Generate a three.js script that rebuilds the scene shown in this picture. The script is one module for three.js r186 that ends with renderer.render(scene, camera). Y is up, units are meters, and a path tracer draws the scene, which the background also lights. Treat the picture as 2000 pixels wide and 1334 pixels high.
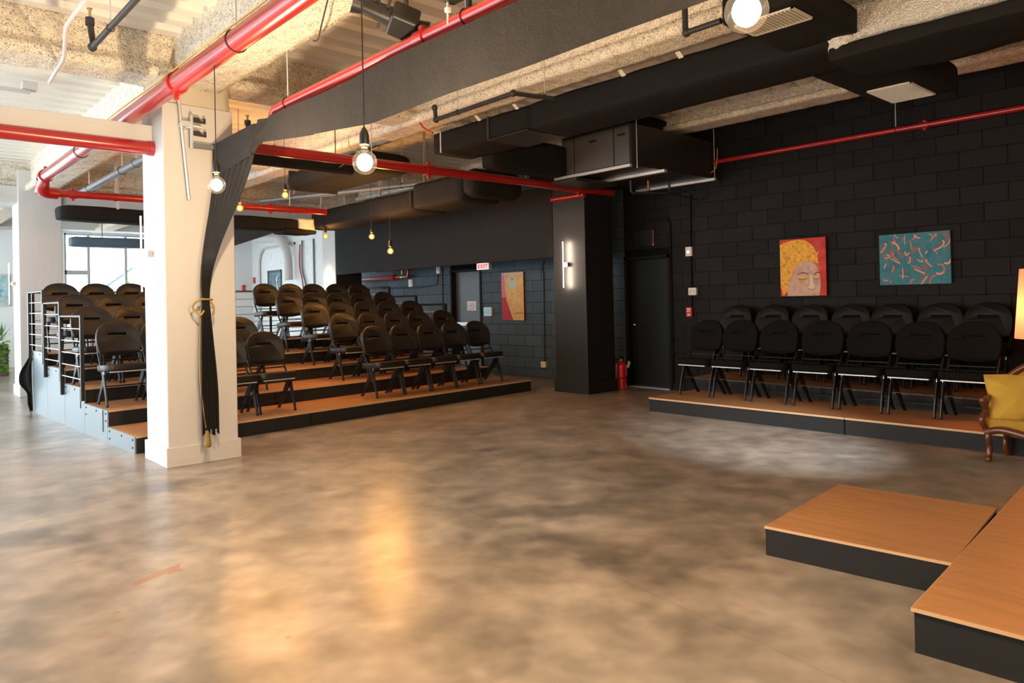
import * as THREE from 'three';
import { mergeGeometries, mergeVertices, toCreasedNormals } from 'three/addons/utils/BufferGeometryUtils.js';
import { RoundedBoxGeometry } from 'three/addons/geometries/RoundedBoxGeometry.js';
import { ParametricGeometry } from 'three/addons/geometries/ParametricGeometry.js';
import { RectAreaLightUniformsLib } from 'three/addons/lights/RectAreaLightUniformsLib.js';
import { ImprovedNoise } from 'three/addons/math/ImprovedNoise.js';

// ---------------------------------------------------------------- camera, sky, large lights, exposure
const scene = new THREE.Scene();
const renderer = new THREE.WebGLRenderer({ antialias: true });
renderer.toneMapping = THREE.LinearToneMapping;
renderer.toneMappingExposure = 1.0;
renderer.shadowMap.enabled = true;
RectAreaLightUniformsLib.init();
scene.background = new THREE.Color(0.80, 0.92, 1.0);
scene.backgroundIntensity = 7.5;

const FOCAL = 1427.8, CENTRE_Y = 575.6, FULL_H = 2 * (1334 - CENTRE_Y);
const camera = new THREE.PerspectiveCamera(2 * Math.atan(FULL_H / 2 / FOCAL) * 180 / Math.PI, 2000 / FULL_H, 0.05, 120);
camera.setViewOffset(2000, FULL_H, 0, FULL_H - 1334, 2000, 1334);
{
  const yaw = 0.735919, pitch = 0.00726294, roll = -0.0218708, V = (x, y, z) => new THREE.Vector3(x, y, z);
  const f = V(Math.sin(yaw) * Math.cos(pitch), Math.sin(pitch), -Math.cos(yaw) * Math.cos(pitch));
  const r = V(Math.cos(yaw), 0, Math.sin(yaw)), u = r.clone().cross(f);
  const r2 = r.clone().multiplyScalar(Math.cos(roll)).addScaledVector(u, Math.sin(roll)), u2 = r2.clone().cross(f);
  camera.quaternion.setFromRotationMatrix(new THREE.Matrix4().makeBasis(r2, u2, f.clone().negate()));
  camera.position.set(0, 1.475, 0);
}
scene.add(camera);
const GLOBE_CD = 10, AMBER_CD = 3.8, SCONCE_CD = 1.7, LAMP_CD = 1.2, SPOT_CD = 130;   // candela of each kind of lamp

// ---------------------------------------------------------------- helpers
let seed = 7;
const rnd = () => { seed = (seed + 0x6D2B79F5) | 0; let t = Math.imul(seed ^ (seed >>> 15), 1 | seed); t = (t + Math.imul(t ^ (t >>> 7), 61 | t)) ^ t; return ((t ^ (t >>> 14)) >>> 0) / 4294967296; };
const rr = (a, b) => a + (b - a) * rnd();
const perlin = new ImprovedNoise();
const V3 = (x, y, z) => new THREE.Vector3(x, y, z);
const clamp = (x, a = 0, b = 1) => Math.min(b, Math.max(a, x));
const sm = (a, b, x) => { const t = clamp((x - a) / (b - a)); return t * t * (3 - 2 * t); };
const HASH = new Float32Array(65536); for (let i = 0; i < 65536; i++) HASH[i] = rnd();
function vn(x, y, per, s) {                                // tileable value noise
  const xi = Math.floor(x), yi = Math.floor(y), fx = x - xi, fy = y - yi, ux = fx * fx * (3 - 2 * fx), uy = fy * fy * (3 - 2 * fy);
  const m = (a) => ((a % per) + per) % per, h = (a, b) => HASH[(m(a) * 131 + m(b) * 7919 + s * 977) & 65535];
  const a = h(xi, yi), b = h(xi + 1, yi), c = h(xi, yi + 1), d = h(xi + 1, yi + 1);
  return a + (b - a) * ux + (c - a) * uy + (a - b - c + d) * ux * uy;
}
function fbm(u, v, base, oct, s) { let f = 0, a = 0.5, p = base, t = 0; for (let o = 0; o < oct; o++) { f += a * vn(u * p, v * p, p, s + o); t += a; a *= 0.55; p *= 2; } return f / t; }
function dataTex(w, h, fn, srgb) {
  const d = new Uint8Array(w * h * 4);
  for (let j = 0; j < h; j++) for (let i = 0; i < w; i++) { const c = fn(i / w, j / h), k = (j * w + i) * 4; d[k] = clamp(c[0], 0, 255); d[k + 1] = clamp(c[1], 0, 255); d[k + 2] = clamp(c[2], 0, 255); d[k + 3] = 255; }
  const t = new THREE.DataTexture(d, w, h); t.wrapS = t.wrapT = THREE.RepeatWrapping; t.magFilter = THREE.LinearFilter; t.minFilter = THREE.LinearMipmapLinearFilter; t.generateMipmaps = true;
  if (srgb) t.colorSpace = THREE.SRGBColorSpace; t.needsUpdate = true; return t;
}
const rep = (t, x, y = x) => { const c = t.clone(); c.repeat.set(x, y); c.needsUpdate = true; return c; };
function canvasTex(w, h, draw) { const c = document.createElement('canvas'); c.width = w; c.height = h; draw(c.getContext('2d'), w, h); const t = new THREE.CanvasTexture(c); t.colorSpace = THREE.SRGBColorSpace; return t; }
const lin = (r, g, b) => new THREE.Color().setRGB(r, g, b);
const mat = (color, roughness = 0.6, metalness = 0, o = {}) => new THREE.MeshStandardMaterial({ color, roughness, metalness, ...o });
const phys = (color, roughness, o = {}) => new THREE.MeshPhysicalMaterial({ color, roughness, ...o });

function triUV(g) {                                       // uv in metres, by the way each face points
  if (g.index) g = g.toNonIndexed();
  const p = g.attributes.position, uv = new Float32Array(p.count * 2), a = V3(), b = V3(), c = V3();
  for (let i = 0; i < p.count; i += 3) {
    a.fromBufferAttribute(p, i); b.fromBufferAttribute(p, i + 1).sub(a); c.fromBufferAttribute(p, i + 2).sub(a); b.cross(c);
    const ax = Math.abs(b.x), ay = Math.abs(b.y), az = Math.abs(b.z);
    for (let k = i; k < i + 3; k++) {
      if (ay >= ax && ay >= az) { uv[k * 2] = p.getX(k); uv[k * 2 + 1] = p.getZ(k); } else if (ax >= az) { uv[k * 2] = p.getZ(k); uv[k * 2 + 1] = p.getY(k); } else { uv[k * 2] = p.getX(k); uv[k * 2 + 1] = p.getY(k); }
    }
  }
  g.setAttribute('uv', new THREE.BufferAttribute(uv, 2)); return g;
}
function join(list) {
  const l = (Array.isArray(list) ? list : [list]).map((g) => { const q = g.index ? g.toNonIndexed() : g.clone(); for (const k of Object.keys(q.attributes)) if (k !== 'position' && k !== 'normal') q.deleteAttribute(k); q.morphAttributes = {}; return q; });
  return triUV(l.length > 1 ? mergeGeometries(l) : l[0]);
}
const bx = (x0, x1, y0, y1, z0, z1) => new THREE.BoxGeometry(Math.abs(x1 - x0), Math.abs(y1 - y0), Math.abs(z1 - z0)).translate((x0 + x1) / 2, (y0 + y1) / 2, (z0 + z1) / 2);
const rbx = (x0, x1, y0, y1, z0, z1, r = 0.01, s = 2) => new RoundedBoxGeometry(Math.abs(x1 - x0), Math.abs(y1 - y0), Math.abs(z1 - z0), s, r).translate((x0 + x1) / 2, (y0 + y1) / 2, (z0 + z1) / 2);
function rod(a, b, r, seg = 10, r2 = r) {                 // a round bar between two points
  const A = V3(...a), B = V3(...b), d = B.clone().sub(A), L = d.length();
  return new THREE.CylinderGeometry(r2, r, L, seg).translate(0, L / 2, 0).applyQuaternion(new THREE.Quaternion().setFromUnitVectors(V3(0, 1, 0), d.normalize())).translate(A.x, A.y, A.z);
}
const tube = (pts, r, seg = 24, rad = 8, tension = 0.5) => new THREE.TubeGeometry(new THREE.CatmullRomCurve3(pts.map((q) => V3(...q)), false, 'catmullrom', tension), seg, r, rad, false);
function bentTube(pts, r, bend = 0.06, rad = 8) {          // straight runs with rounded corners
  const P = pts.map((q) => V3(...q)), path = new THREE.CurvePath(); let last = P[0];
  for (let i = 1; i < P.length - 1; i++) {
    const a = P[i].clone().add(P[i - 1].clone().sub(P[i]).setLength(bend)), b = P[i].clone().add(P[i + 1].clone().sub(P[i]).setLength(bend));
    path.add(new THREE.LineCurve3(last, a)); path.add(new THREE.QuadraticBezierCurve3(a, P[i], b)); last = b;
  }
  path.add(new THREE.LineCurve3(last, P[P.length - 1]));
  return new THREE.TubeGeometry(path, P.length * 10, r, rad, false);
}
const lathe = (prof, seg = 24) => new THREE.LatheGeometry(prof.map(([r, y]) => new THREE.Vector2(r, y)), seg);
function prism(pts, y0, y1) {                             // plan polygon [x, z] raised from y0 to y1
  const s = new THREE.Shape(pts.map(([x, z]) => new THREE.Vector2(x, -z)));
  return new THREE.ExtrudeGeometry(s, { depth: y1 - y0, bevelEnabled: false }).rotateX(-Math.PI / 2).translate(0, y0, 0);
}
function rough(g, amp, freq, o = 0) {                      // lumps along the normals
  let q = g.clone(); q.deleteAttribute('uv'); q.deleteAttribute('normal'); q = mergeVertices(q, 1e-4); q.computeVertexNormals();
  const p = q.attributes.position, n = q.attributes.normal;
  for (let i = 0; i < p.count; i++) {
    const x = p.getX(i), y = p.getY(i), z = p.getZ(i);
    const d = amp * (perlin.noise(x * freq + o, y * freq, z * freq) + 0.5 * perlin.noise(x * freq * 2.7, y * freq * 2.7 + o, z * freq * 2.7));
    p.setXYZ(i, x + n.getX(i) * d, y + n.getY(i) * d, z + n.getZ(i) * d);
  }
  q.computeVertexNormals(); return q;
}
const used = new Map();
function numbered(n) { const k = used.get(n) ?? 0; used.set(n, k + 1); return k ? n + '_' + String(k).padStart(3, '0') : n; }
function shade(m) { m.castShadow = m.receiveShadow = true; return m; }
function part(name, geo, material, parent) { const m = shade(new THREE.Mesh(Array.isArray(geo) ? join(geo) : geo, material)); m.name = name; parent.add(m); return m; }
function tag(o, label, category, group) { o.userData.label = label; o.userData.category = category; if (group) o.userData.group = group; return o; }
function thing(name, label, category, pos = [0, 0, 0], turn = 0, group) { const o = new THREE.Group(); o.name = numbered(name); o.position.set(...pos); o.rotation.y = turn; scene.add(o); return tag(o, label, category, group); }
function single(name, geo, material, label, category, group) { return tag(part(numbered(name), geo, material, scene), label, category, group); }
function struct(name, geo, material, parent) { const m = part(parent ? name : numbered(name), geo, material, parent ?? scene); m.userData.kind = 'structure'; return m; }
function copy(o, pos, turn, label, group) { const c = o.clone(); c.userData = { ...o.userData }; c.name = numbered(o.userData.base ?? o.name); c.position.set(...pos); c.rotation.y = turn; if (label) c.userData.label = label; if (group) c.userData.group = group; scene.add(c); return c; }
function lampLight(color, cd, x, y, z, parent, radius = 1) { const l = new THREE.PointLight(color, cd, 0, 2); l.position.set(x, y, z); l.castShadow = true; l.shadow.radius = radius; l.name = 'lamp_light'; parent.add(l); return l; }

// ---------------------------------------------------------------- textures
const FLOOR0 = [-3, -13], FLOORS = 14;                     // the floor picture spans 14 m
const chips = []; for (let i = 0; i < 60; i++) chips.push([rr(-1.2, 1.6), rr(-6.5, -2.6), rr(0.012, 0.05), rr(0.004, 0.011), rr(-0.5, 0.5)]);
const floorTex = dataTex(2048, 2048, (u, v) => {
  const x = FLOOR0[0] + u * FLOORS, z = FLOOR0[1] + v * FLOORS;
  const big = fbm(u, v, 6, 5, 1), mid = fbm(u, v, 34, 5, 9), fine = fbm(u, v, 90, 3, 17), warp = fbm(u + big * 0.06, v + mid * 0.05, 10, 5, 31);
  const streak = fbm(u * 1, v * 1 + warp * 0.05, 34, 4, 41);
  let l = 0.90 + 0.18 * (big - 0.5) + 0.22 * (mid - 0.5) + 0.34 * (fine - 0.5) + 0.20 * (warp - 0.5);
  const dark = sm(0.36, 0.80, streak) * sm(0.36, 0.74, warp); l -= 0.22 * dark;
  if (Math.abs(x - (3.23 + (z + 4.16) * -0.155)) < 0.006) l -= 0.06;
  const warmth = sm(0.35, 0.65, fbm(u, v, 8, 4, 57));
  let r = 166 + 4 * warmth, g = 155 - 1 * warmth, b = 143 - 5 * warmth;
  r *= l; g *= l; b *= l;
  const patch = Math.abs((x - 1.22) * 0.9 + (z + 4.3) * 0.3) < 0.11 && Math.abs((z + 4.33) - (x - 1.2) * -0.4) < 0.022 + 0.02 * fine || (Math.hypot(x - 1.32, (z + 4.33) * 1.6) < 0.05);
  let c = patch ? 0.75 : 0;
  if (x < 1.8 && x > -1.4 && z > -6.7 && z < -2.4) for (const q of chips) { const dx = x - q[0], dz = z - q[1], a = dx + dz * q[4], bb = dz - dx * q[4]; if (Math.abs(a) < q[2] && Math.abs(bb) < q[3] * (0.6 + fine)) c = 0.7; }
  if (Math.abs(x - 6.76) < 0.10 && Math.abs(z + 5.38 - (x - 6.76) * 0.5) < 0.016) { r = 190; g = 178; b = 160; }
  if (c) { r += (158 - r) * c; g += (112 - g) * c; b += (76 - b) * c; }
  return [r, g, b];
}, true);
const sprayCol = dataTex(512, 512, (u, v) => { const pit = sm(0.60, 0.74, fbm(u, v, 90, 3, 4)) * 0.45, l = 0.96 + 0.34 * (fbm(u, v, 14, 5, 8) - 0.5) + 0.45 * (fbm(u, v, 110, 2, 21) - 0.5); const k = clamp(l * (1 - pit)); return [232 * k + 18, 223 * k + 14, 206 * k + 10]; }, true);
const sprayBump = dataTex(512, 512, (u, v) => { const k = 255 * clamp(0.65 * fbm(u, v, 70, 4, 4) + 0.35 * fbm(u, v, 20, 4, 8)); return [k, k, k]; });
const woodTex = (r, g, b, s) => dataTex(1024, 1024, (u, v) => {
  const w = fbm(u, v, 3, 4, s), grain = fbm(u * 1, v * 0.06 + w * 0.02, 64, 4, s + 3), ring = 0.5 + 0.5 * Math.sin((u * 22 + w * 9 + 0.8 * fbm(u, v * 0.2, 10, 3, s + 5)) * 6.283), l = 0.9 + 0.14 * (grain - 0.5) + 0.025 * (ring - 0.5) + 0.14 * (w - 0.5);
  return [r * l, g * l, b * l];
}, true);
const beech = woodTex(198, 142, 94, 11), walnut = woodTex(112, 58, 32, 71);
const cloudBump = dataTex(256, 256, (u, v) => { const k = 255 * fbm(u, v, 6, 6, 61); return [k, k, k]; });
const grainBump = dataTex(256, 256, (u, v) => { const k = 255 * (0.6 * fbm(u, v, 60, 3, 33) + 0.4 * fbm(u, v, 12, 3, 35)); return [k, k, k]; });
const clothCol = dataTex(256, 256, (u, v) => { const k = 0.85 + 0.3 * (fbm(u, v, 80, 2, 47) - 0.5) + 0.3 * (fbm(u, v, 7, 4, 49) - 0.5); return [36 * k, 32 * k, 30 * k]; }, true);

// ---------------------------------------------------------------- materials
const M = {
  floor: mat(0xffffff, 0.29, 0, { map: floorTex }),
  white: mat(lin(0.58, 0.56, 0.545), 0.62, 0, { bumpMap: rep(cloudBump, 1.5), bumpScale: 0.002 }),
  whiteWall: mat(lin(0.78, 0.80, 0.80), 0.7, 0, { bumpMap: rep(grainBump, 2), bumpScale: 0.002 }),
  black: phys(lin(0.014, 0.0135, 0.013), 0.5, { specularIntensity: 0.6, bumpMap: rep(grainBump, 2), bumpScale: 0.002 }),
  blockA: phys(lin(0.0115, 0.0105, 0.010), 0.6, { specularIntensity: 0.3, bumpMap: rep(grainBump, 3), bumpScale: 0.003 }),
  blockB: phys(lin(0.010, 0.0092, 0.0088), 0.64, { specularIntensity: 0.3, bumpMap: rep(grainBump, 3), bumpScale: 0.003 }),
  mortar: phys(lin(0.006, 0.006, 0.006), 0.9, { specularIntensity: 0.2 }),
  deck: mat(lin(0.80, 0.76, 0.68), 0.55, 0.0, { bumpMap: rep(cloudBump, 0.8), bumpScale: 0.003 }),
  spray: mat(0xffffff, 0.95, 0, { map: rep(sprayCol, 1.4), bumpMap: rep(sprayBump, 1.4), bumpScale: 0.016 }),
  red: phys(lin(0.34, 0.012, 0.012), 0.28, { clearcoat: 0.5, clearcoatRoughness: 0.2 }),
  steel: mat(lin(0.55, 0.55, 0.55), 0.35, 0.9),
  galv: mat(lin(0.62, 0.63, 0.64), 0.45, 0.6),
  ironPipe: mat(lin(0.035, 0.034, 0.034), 0.5, 0.3),
  greyPipe: mat(lin(0.20, 0.21, 0.22), 0.45, 0.4),
  cloth: mat(0xffffff, 0.95, 0, { map: rep(clothCol, 1.3), bumpMap: rep(grainBump, 2), bumpScale: 0.006, side: THREE.DoubleSide }),
  ductCloth: phys(lin(0.014, 0.013, 0.0125), 0.85, { specularIntensity: 0.3, bumpMap: rep(cloudBump, 1.2), bumpScale: 0.012 }),
  unit: mat(lin(0.045, 0.043, 0.041), 0.42, 0.5),
  unitPanel: mat(lin(0.13, 0.12, 0.11), 0.4, 0.4),
  foil: mat(lin(0.90, 0.87, 0.82), 0.42, 0.6, { bumpMap: rep(sprayBump, 2.2), bumpScale: 0.02 }),
  beech: mat(0xffffff, 0.42, 0, { map: rep(beech, 0.5) }),
  beechEdge: mat(lin(0.62, 0.40, 0.22), 0.5),
  riserBlack: phys(lin(0.022, 0.0215, 0.0215), 0.55, { specularIntensity: 0.4 }),
  riserPanel: mat(lin(0.20, 0.24, 0.26), 0.34, 0.0, { bumpMap: rep(cloudBump, 2), bumpScale: 0.0015 }),
  vinyl: phys(lin(0.013, 0.011, 0.010), 0.40, { specularIntensity: 1.0, bumpMap: rep(grainBump, 8), bumpScale: 0.0008 }),
  fabric: phys(lin(0.006, 0.0055, 0.0052), 0.85, { specularIntensity: 0.25, bumpMap: rep(grainBump, 10), bumpScale: 0.0015 }),
  daylitBlockA: phys(lin(0.052, 0.076, 0.096), 0.55, { specularIntensity: 0.5, bumpMap: rep(grainBump, 3), bumpScale: 0.003 }),  // dark block paint with bluish daylight mixed into its colour
  daylitBlockB: phys(lin(0.046, 0.068, 0.086), 0.6, { specularIntensity: 0.5, bumpMap: rep(grainBump, 3), bumpScale: 0.003 }),  // second block tone, the same blue daylight painted in
  dullVinyl: phys(lin(0.008, 0.0075, 0.007), 0.5, { specularIntensity: 0.35 }),
  slot: mat(lin(0.004, 0.004, 0.004), 0.9),
  chairSteel: phys(lin(0.010, 0.010, 0.0105), 0.34, { specularIntensity: 0.7 }),
  chrome: mat(lin(0.62, 0.62, 0.62), 0.22, 1),
  rubber: mat(lin(0.012, 0.012, 0.012), 0.8),
  plastic: mat(lin(0.72, 0.69, 0.62), 0.45),
  blackPlastic: mat(lin(0.012, 0.012, 0.012), 0.4),
  brass: mat(lin(0.55, 0.38, 0.16), 0.35, 0.9),
  rope: mat(lin(0.36, 0.22, 0.06), 0.7, 0, { bumpMap: rep(grainBump, 6), bumpScale: 0.004 }),
  walnut: phys(0xffffff, 0.3, { map: rep(walnut, 1.5), clearcoat: 0.4, clearcoatRoughness: 0.2 }),
  velvet: phys(lin(0.42, 0.23, 0.025), 0.8, { sheen: 0.6, sheenColor: lin(0.9, 0.65, 0.2), sheenRoughness: 0.5, bumpMap: rep(cloudBump, 4), bumpScale: 0.004 }),
  extinguisher: phys(lin(0.55, 0.012, 0.014), 0.25, { clearcoat: 0.6 }),
  glass: phys(0xffffff, 0.02, { transmission: 1, thickness: 0, ior: 1.45 }),
  bulbGlass: phys(lin(1, 0.93, 0.80), 0.02, { transmission: 1, thickness: 0, ior: 1.3 }),
  amberGlass: phys(lin(1, 0.66, 0.28), 0.03, { transmission: 1, thickness: 0, ior: 1.3 }),
  globeCore: mat(0x000000, 1, 0, { emissive: lin(1, 0.83, 0.60), emissiveIntensity: 16 }),
  amberCore: mat(0x000000, 1, 0, { emissive: lin(1, 0.48, 0.10), emissiveIntensity: 14 }),
  rodGlow: mat(0x000000, 1, 0, { emissive: lin(1, 0.62, 0.50), emissiveIntensity: 8 }),
  copper: mat(lin(0.45, 0.20, 0.12), 0.3, 0.9),
  leafA: phys(lin(0.10, 0.30, 0.045), 0.55, { transmission: 0.3, thickness: 0, side: THREE.DoubleSide }),
  leafB: phys(lin(0.22, 0.46, 0.06), 0.5, { transmission: 0.3, thickness: 0, side: THREE.DoubleSide }),
  planter: mat(lin(0.13, 0.08, 0.06), 0.7),
  yellowWire: mat(lin(0.75, 0.42, 0.06), 0.5), orangeWire: mat(lin(0.55, 0.20, 0.05), 0.5), redWire: mat(lin(0.5, 0.04, 0.03), 0.5), greenWire: mat(lin(0.30, 0.40, 0.08), 0.5),
  alu: mat(lin(0.55, 0.62, 0.66), 0.4, 0.5),
  paveLight: mat(lin(0.6, 0.6, 0.58), 0.9),
};

// ---------------------------------------------------------------- the room: floor, ceiling, walls
const XL = -3.2, XR = 9.6, ZF = -23, ZN = 3.5, DECK = 4.06;
{
  const f = new THREE.BoxGeometry(XR - XL + 0.6, 0.2, ZN - ZF + 0.6).toNonIndexed(); f.translate((XL + XR) / 2, -0.1, (ZN + ZF) / 2);
  const p = f.attributes.position, uv = f.attributes.uv; for (let i = 0; i < p.count; i++) uv.setXY(i, (p.getX(i) - FLOOR0[0]) / FLOORS, (p.getZ(i) - FLOOR0[1]) / FLOORS);
  const fl = struct('floor', f, M.floor); tag(fl, 'polished concrete floor with mottled brown and grey patches', 'floor');

}
{ // corrugated steel deck: trapezoid ribs running across
  const s = new THREE.Shape(), pitch = 0.305, d = 0.075; let z = ZF - 0.3; s.moveTo(z, 0.3);
  while (z < ZN + 0.3) { s.lineTo(z, d); s.lineTo(z + 0.10, d); s.lineTo(z + 0.135, 0); s.lineTo(z + 0.27, 0); s.lineTo(z + pitch, d); z += pitch; }
  s.lineTo(z, 0.3);
  const g = new THREE.ExtrudeGeometry(s, { depth: XR - XL + 0.6, bevelEnabled: false }); g.rotateY(-Math.PI / 2); // shape x -> z, depth -> -x
  g.translate(XR + 0.3, DECK, 0);
  const m = struct('ceiling', join(g), M.deck); tag(m, 'cream painted corrugated steel deck overhead', 'ceiling');
}
// long wall of painted concrete block, with its two doors
const D1 = [-12.56, -11.52], D2 = [-7.78, -6.87], DOOR_H = 2.145, BLK = -16.7;
function blockWall(name, label, z0, z1, openings, matA, matB, matM, separate, yTop = DECK + 0.1) {
  const segs = [], o = [...openings].sort((a, b) => a[0] - b[0]); let z = z0;
  for (const [a, b] of o) { segs.push(bx(XR + 0.009, XR + 0.3, 0, yTop, z, a), bx(XR + 0.009, XR + 0.3, DOOR_H, yTop, a, b)); z = b; }
  segs.push(bx(XR + 0.009, XR + 0.3, 0, yTop, z, z1));
  const wall = struct(name, segs, matM); tag(wall, label, 'wall');
  const C = 0.2085, L = 0.482, cand = [];
  for (let k = 0; k < 21; k++) {
    const y0 = Math.max(0, -0.0375 + C * k) + 0.004, y1 = -0.0375 + C * (k + 1) - 0.004, off = (k % 2 ? 0 : L / 2) - 3.03;
    for (let n = -60; n < 20; n++) {
      let a = off + n * L + 0.004, b = off + (n + 1) * L - 0.004; if (b < z0 || a > z1 || y0 > yTop) continue;
      a = Math.max(a, z0); b = Math.min(b, z1); let parts = [[a, b]];
      for (const [da, db] of o) if (y0 < DOOR_H) parts = parts.flatMap(([p, q]) => q <= da || p >= db ? [[p, q]] : [[p, Math.min(q, da)], [Math.max(p, db), q]].filter(([r, t]) => t - r > 0.03));
      for (const [p, q] of parts) if (q - p > 0.03) cand.push([p, q, y0, Math.min(y1, yTop)]);
    }
  }
  const rest = [], cache = new Map(); let made = 0;
  cand.sort((A, B) => separate(B) - separate(A));
  for (const c of cand) {
    const [p, q, y0, y1] = c, w = q - p, h = y1 - y0, x = XR + rr(-0.0012, 0.0012);
    if (separate(c) > 0 && made < 298) {
      const key = w.toFixed(3) + h.toFixed(3); if (!cache.has(key)) cache.set(key, triUV(new THREE.BoxGeometry(0.012, h, w).toNonIndexed()));
      const m = part(made ? 'concrete_block_' + String(made).padStart(3, '0') : 'concrete_block', cache.get(key), rnd() < 0.5 ? matA : matB, wall); m.position.set(x + 0.006, (y0 + y1) / 2, (p + q) / 2); made++;
    } else rest.push(bx(x, x + 0.012, y0, y1, p, q));
  }
  if (rest.length) { const m = part('block_courses', rest, matA, wall); m.userData.kind = 'stuff'; }
  return wall;
}
blockWall('wall_right', 'black painted concrete block wall behind the two paintings', D2[0], ZN, [D2], M.blockA, M.blockB, M.mortar, ([p, q, y0]) => (p > -7.8 && q < -0.9 ? 10 + q * 0.1 + y0 * 0.01 : 0));
blockWall('wall_back', 'dark block wall under the hanging black bulkhead', BLK, D2[0], [D1], M.daylitBlockA, M.daylitBlockB, M.mortar, ([p, q, y0]) => (y0 < 2.3 && p > -15.6 ? 10 + q * 0.1 : 0));
blockWall('wall_rear', 'white painted concrete block wall behind the risers', ZF, BLK, [], M.whiteWall, M.whiteWall, M.whiteWall, ([p, q, y0]) => (p > -22.9 && y0 > 1.0 && y0 < 3.2 ? 10 + q * 0.1 : 0));
// end wall with the street windows
const W2 = [-2.9, 2.1], WIN = [4.36, 8.1], WH = [0.9, 3.58];
{
  const w = struct('wall_far', [bx(XL - 0.3, W2[0], 0, DECK + 0.1, ZF - 0.3, ZF), bx(W2[1], WIN[0], 0, DECK + 0.1, ZF - 0.3, ZF), bx(W2[0], W2[1], 0, 0.12, ZF - 0.3, ZF), bx(W2[0], W2[1], WH[1], DECK + 0.1, ZF - 0.3, ZF), bx(WIN[1], XR + 0.3, 0, DECK + 0.1, ZF - 0.3, ZF), bx(WIN[0], WIN[1], 0, WH[0], ZF - 0.3, ZF), bx(WIN[0], WIN[1], WH[1], DECK + 0.1, ZF - 0.3, ZF)], M.whiteWall);
  tag(w, 'white wall with the tall street windows', 'wall');
  const wn = new THREE.Group(); wn.name = 'window_1'; wn.userData = { kind: 'structure', label: 'tall street window with pale aluminium mullions', category: 'window' }; scene.add(wn);
  part('window_frame', [bx(WIN[0], WIN[1], WH[0], WH[0] + 0.05, ZF - 0.14, ZF - 0.04), bx(WIN[0], WIN[1], WH[1] - 0.05, WH[1], ZF - 0.14, ZF - 0.04), bx(WIN[0], WIN[0] + 0.05, WH[0], WH[1], ZF - 0.14, ZF - 0.04), bx(WIN[1] - 0.05, WIN[1], WH[0], WH[1], ZF - 0.14, ZF - 0.04)], M.alu, wn);
  for (const x of [4.95, 5.9, 6.9]) part('mullion', bx(x - 0.035, x + 0.035, WH[0], WH[1], ZF - 0.15, ZF - 0.03), M.alu, wn);
  part('transom', bx(WIN[0], 4.95, 2.44, 2.56, ZF - 0.14, ZF - 0.04), M.alu, wn);
  for (const [a, b] of [[4.36, 4.95], [4.95, 5.9], [5.9, 6.9], [6.9, 8.1]]) part('pane', bx(a, b, WH[0], WH[1], ZF - 0.095, ZF - 0.089), M.glass, wn);
}
{ // side wall of windows that lights the floor and the riser flank (outside the frame)
  const z0 = -22.5, z1 = -5, y0 = 0.15, y1 = 3.6;
  const w = struct('wall_left', [bx(XL - 0.3, XL, 0, DECK + 0.1, ZF, z0), bx(XL - 0.3, XL, 0, DECK + 0.1, z1, ZN), bx(XL - 0.3, XL, 0, y0, z0, z1), bx(XL - 0.3, XL, y1, DECK + 0.1, z0, z1)], M.whiteWall);
  tag(w, 'white side wall with a long band of windows', 'wall');
  const wn = new THREE.Group(); wn.name = 'window_2'; wn.userData = { kind: 'structure', label: 'long band of side windows', category: 'window' }; scene.add(wn);
  for (let z = z0; z < z1 + 0.1; z += (z1 - z0) / 8) part('mullion', bx(XL - 0.16, XL - 0.06, y0, y1, z - 0.03, z + 0.03), M.alu, wn);
  part('window_frame', [bx(XL - 0.16, XL - 0.06, y0, y0 + 0.05, z0, z1), bx(XL - 0.16, XL - 0.06, y1 - 0.05, y1, z0, z1)], M.alu, wn);
}
{
  const wn = new THREE.Group(); wn.name = 'window_3'; wn.userData = { kind: 'structure', label: 'wide shopfront window past the rear white column', category: 'window' }; scene.add(wn);
  for (let k = 0; k <= 5; k++) { const x = W2[0] + (W2[1] - W2[0]) * k / 5; part('mullion', bx(x - 0.03, x + 0.03, 0.12, WH[1], ZF - 0.15, ZF - 0.03), M.alu, wn); if (k < 5) part('pane', bx(x + 0.03, x + (W2[1] - W2[0]) / 5 - 0.03, 0.12, WH[1], ZF - 0.095, ZF - 0.089), M.glass, wn); }
}
{ const w = struct('wall_front', bx(XL - 0.3, XR + 0.3, 0, DECK + 0.1, ZN, ZN + 0.3), M.white); tag(w, 'plain white end wall', 'wall'); }
{ const g = struct('ground', bx(-20, 25, -0.25, -0.2, -60, ZF - 0.3), M.paveLight); tag(g, 'pale pavement outside the street windows', 'ground'); }

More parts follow.
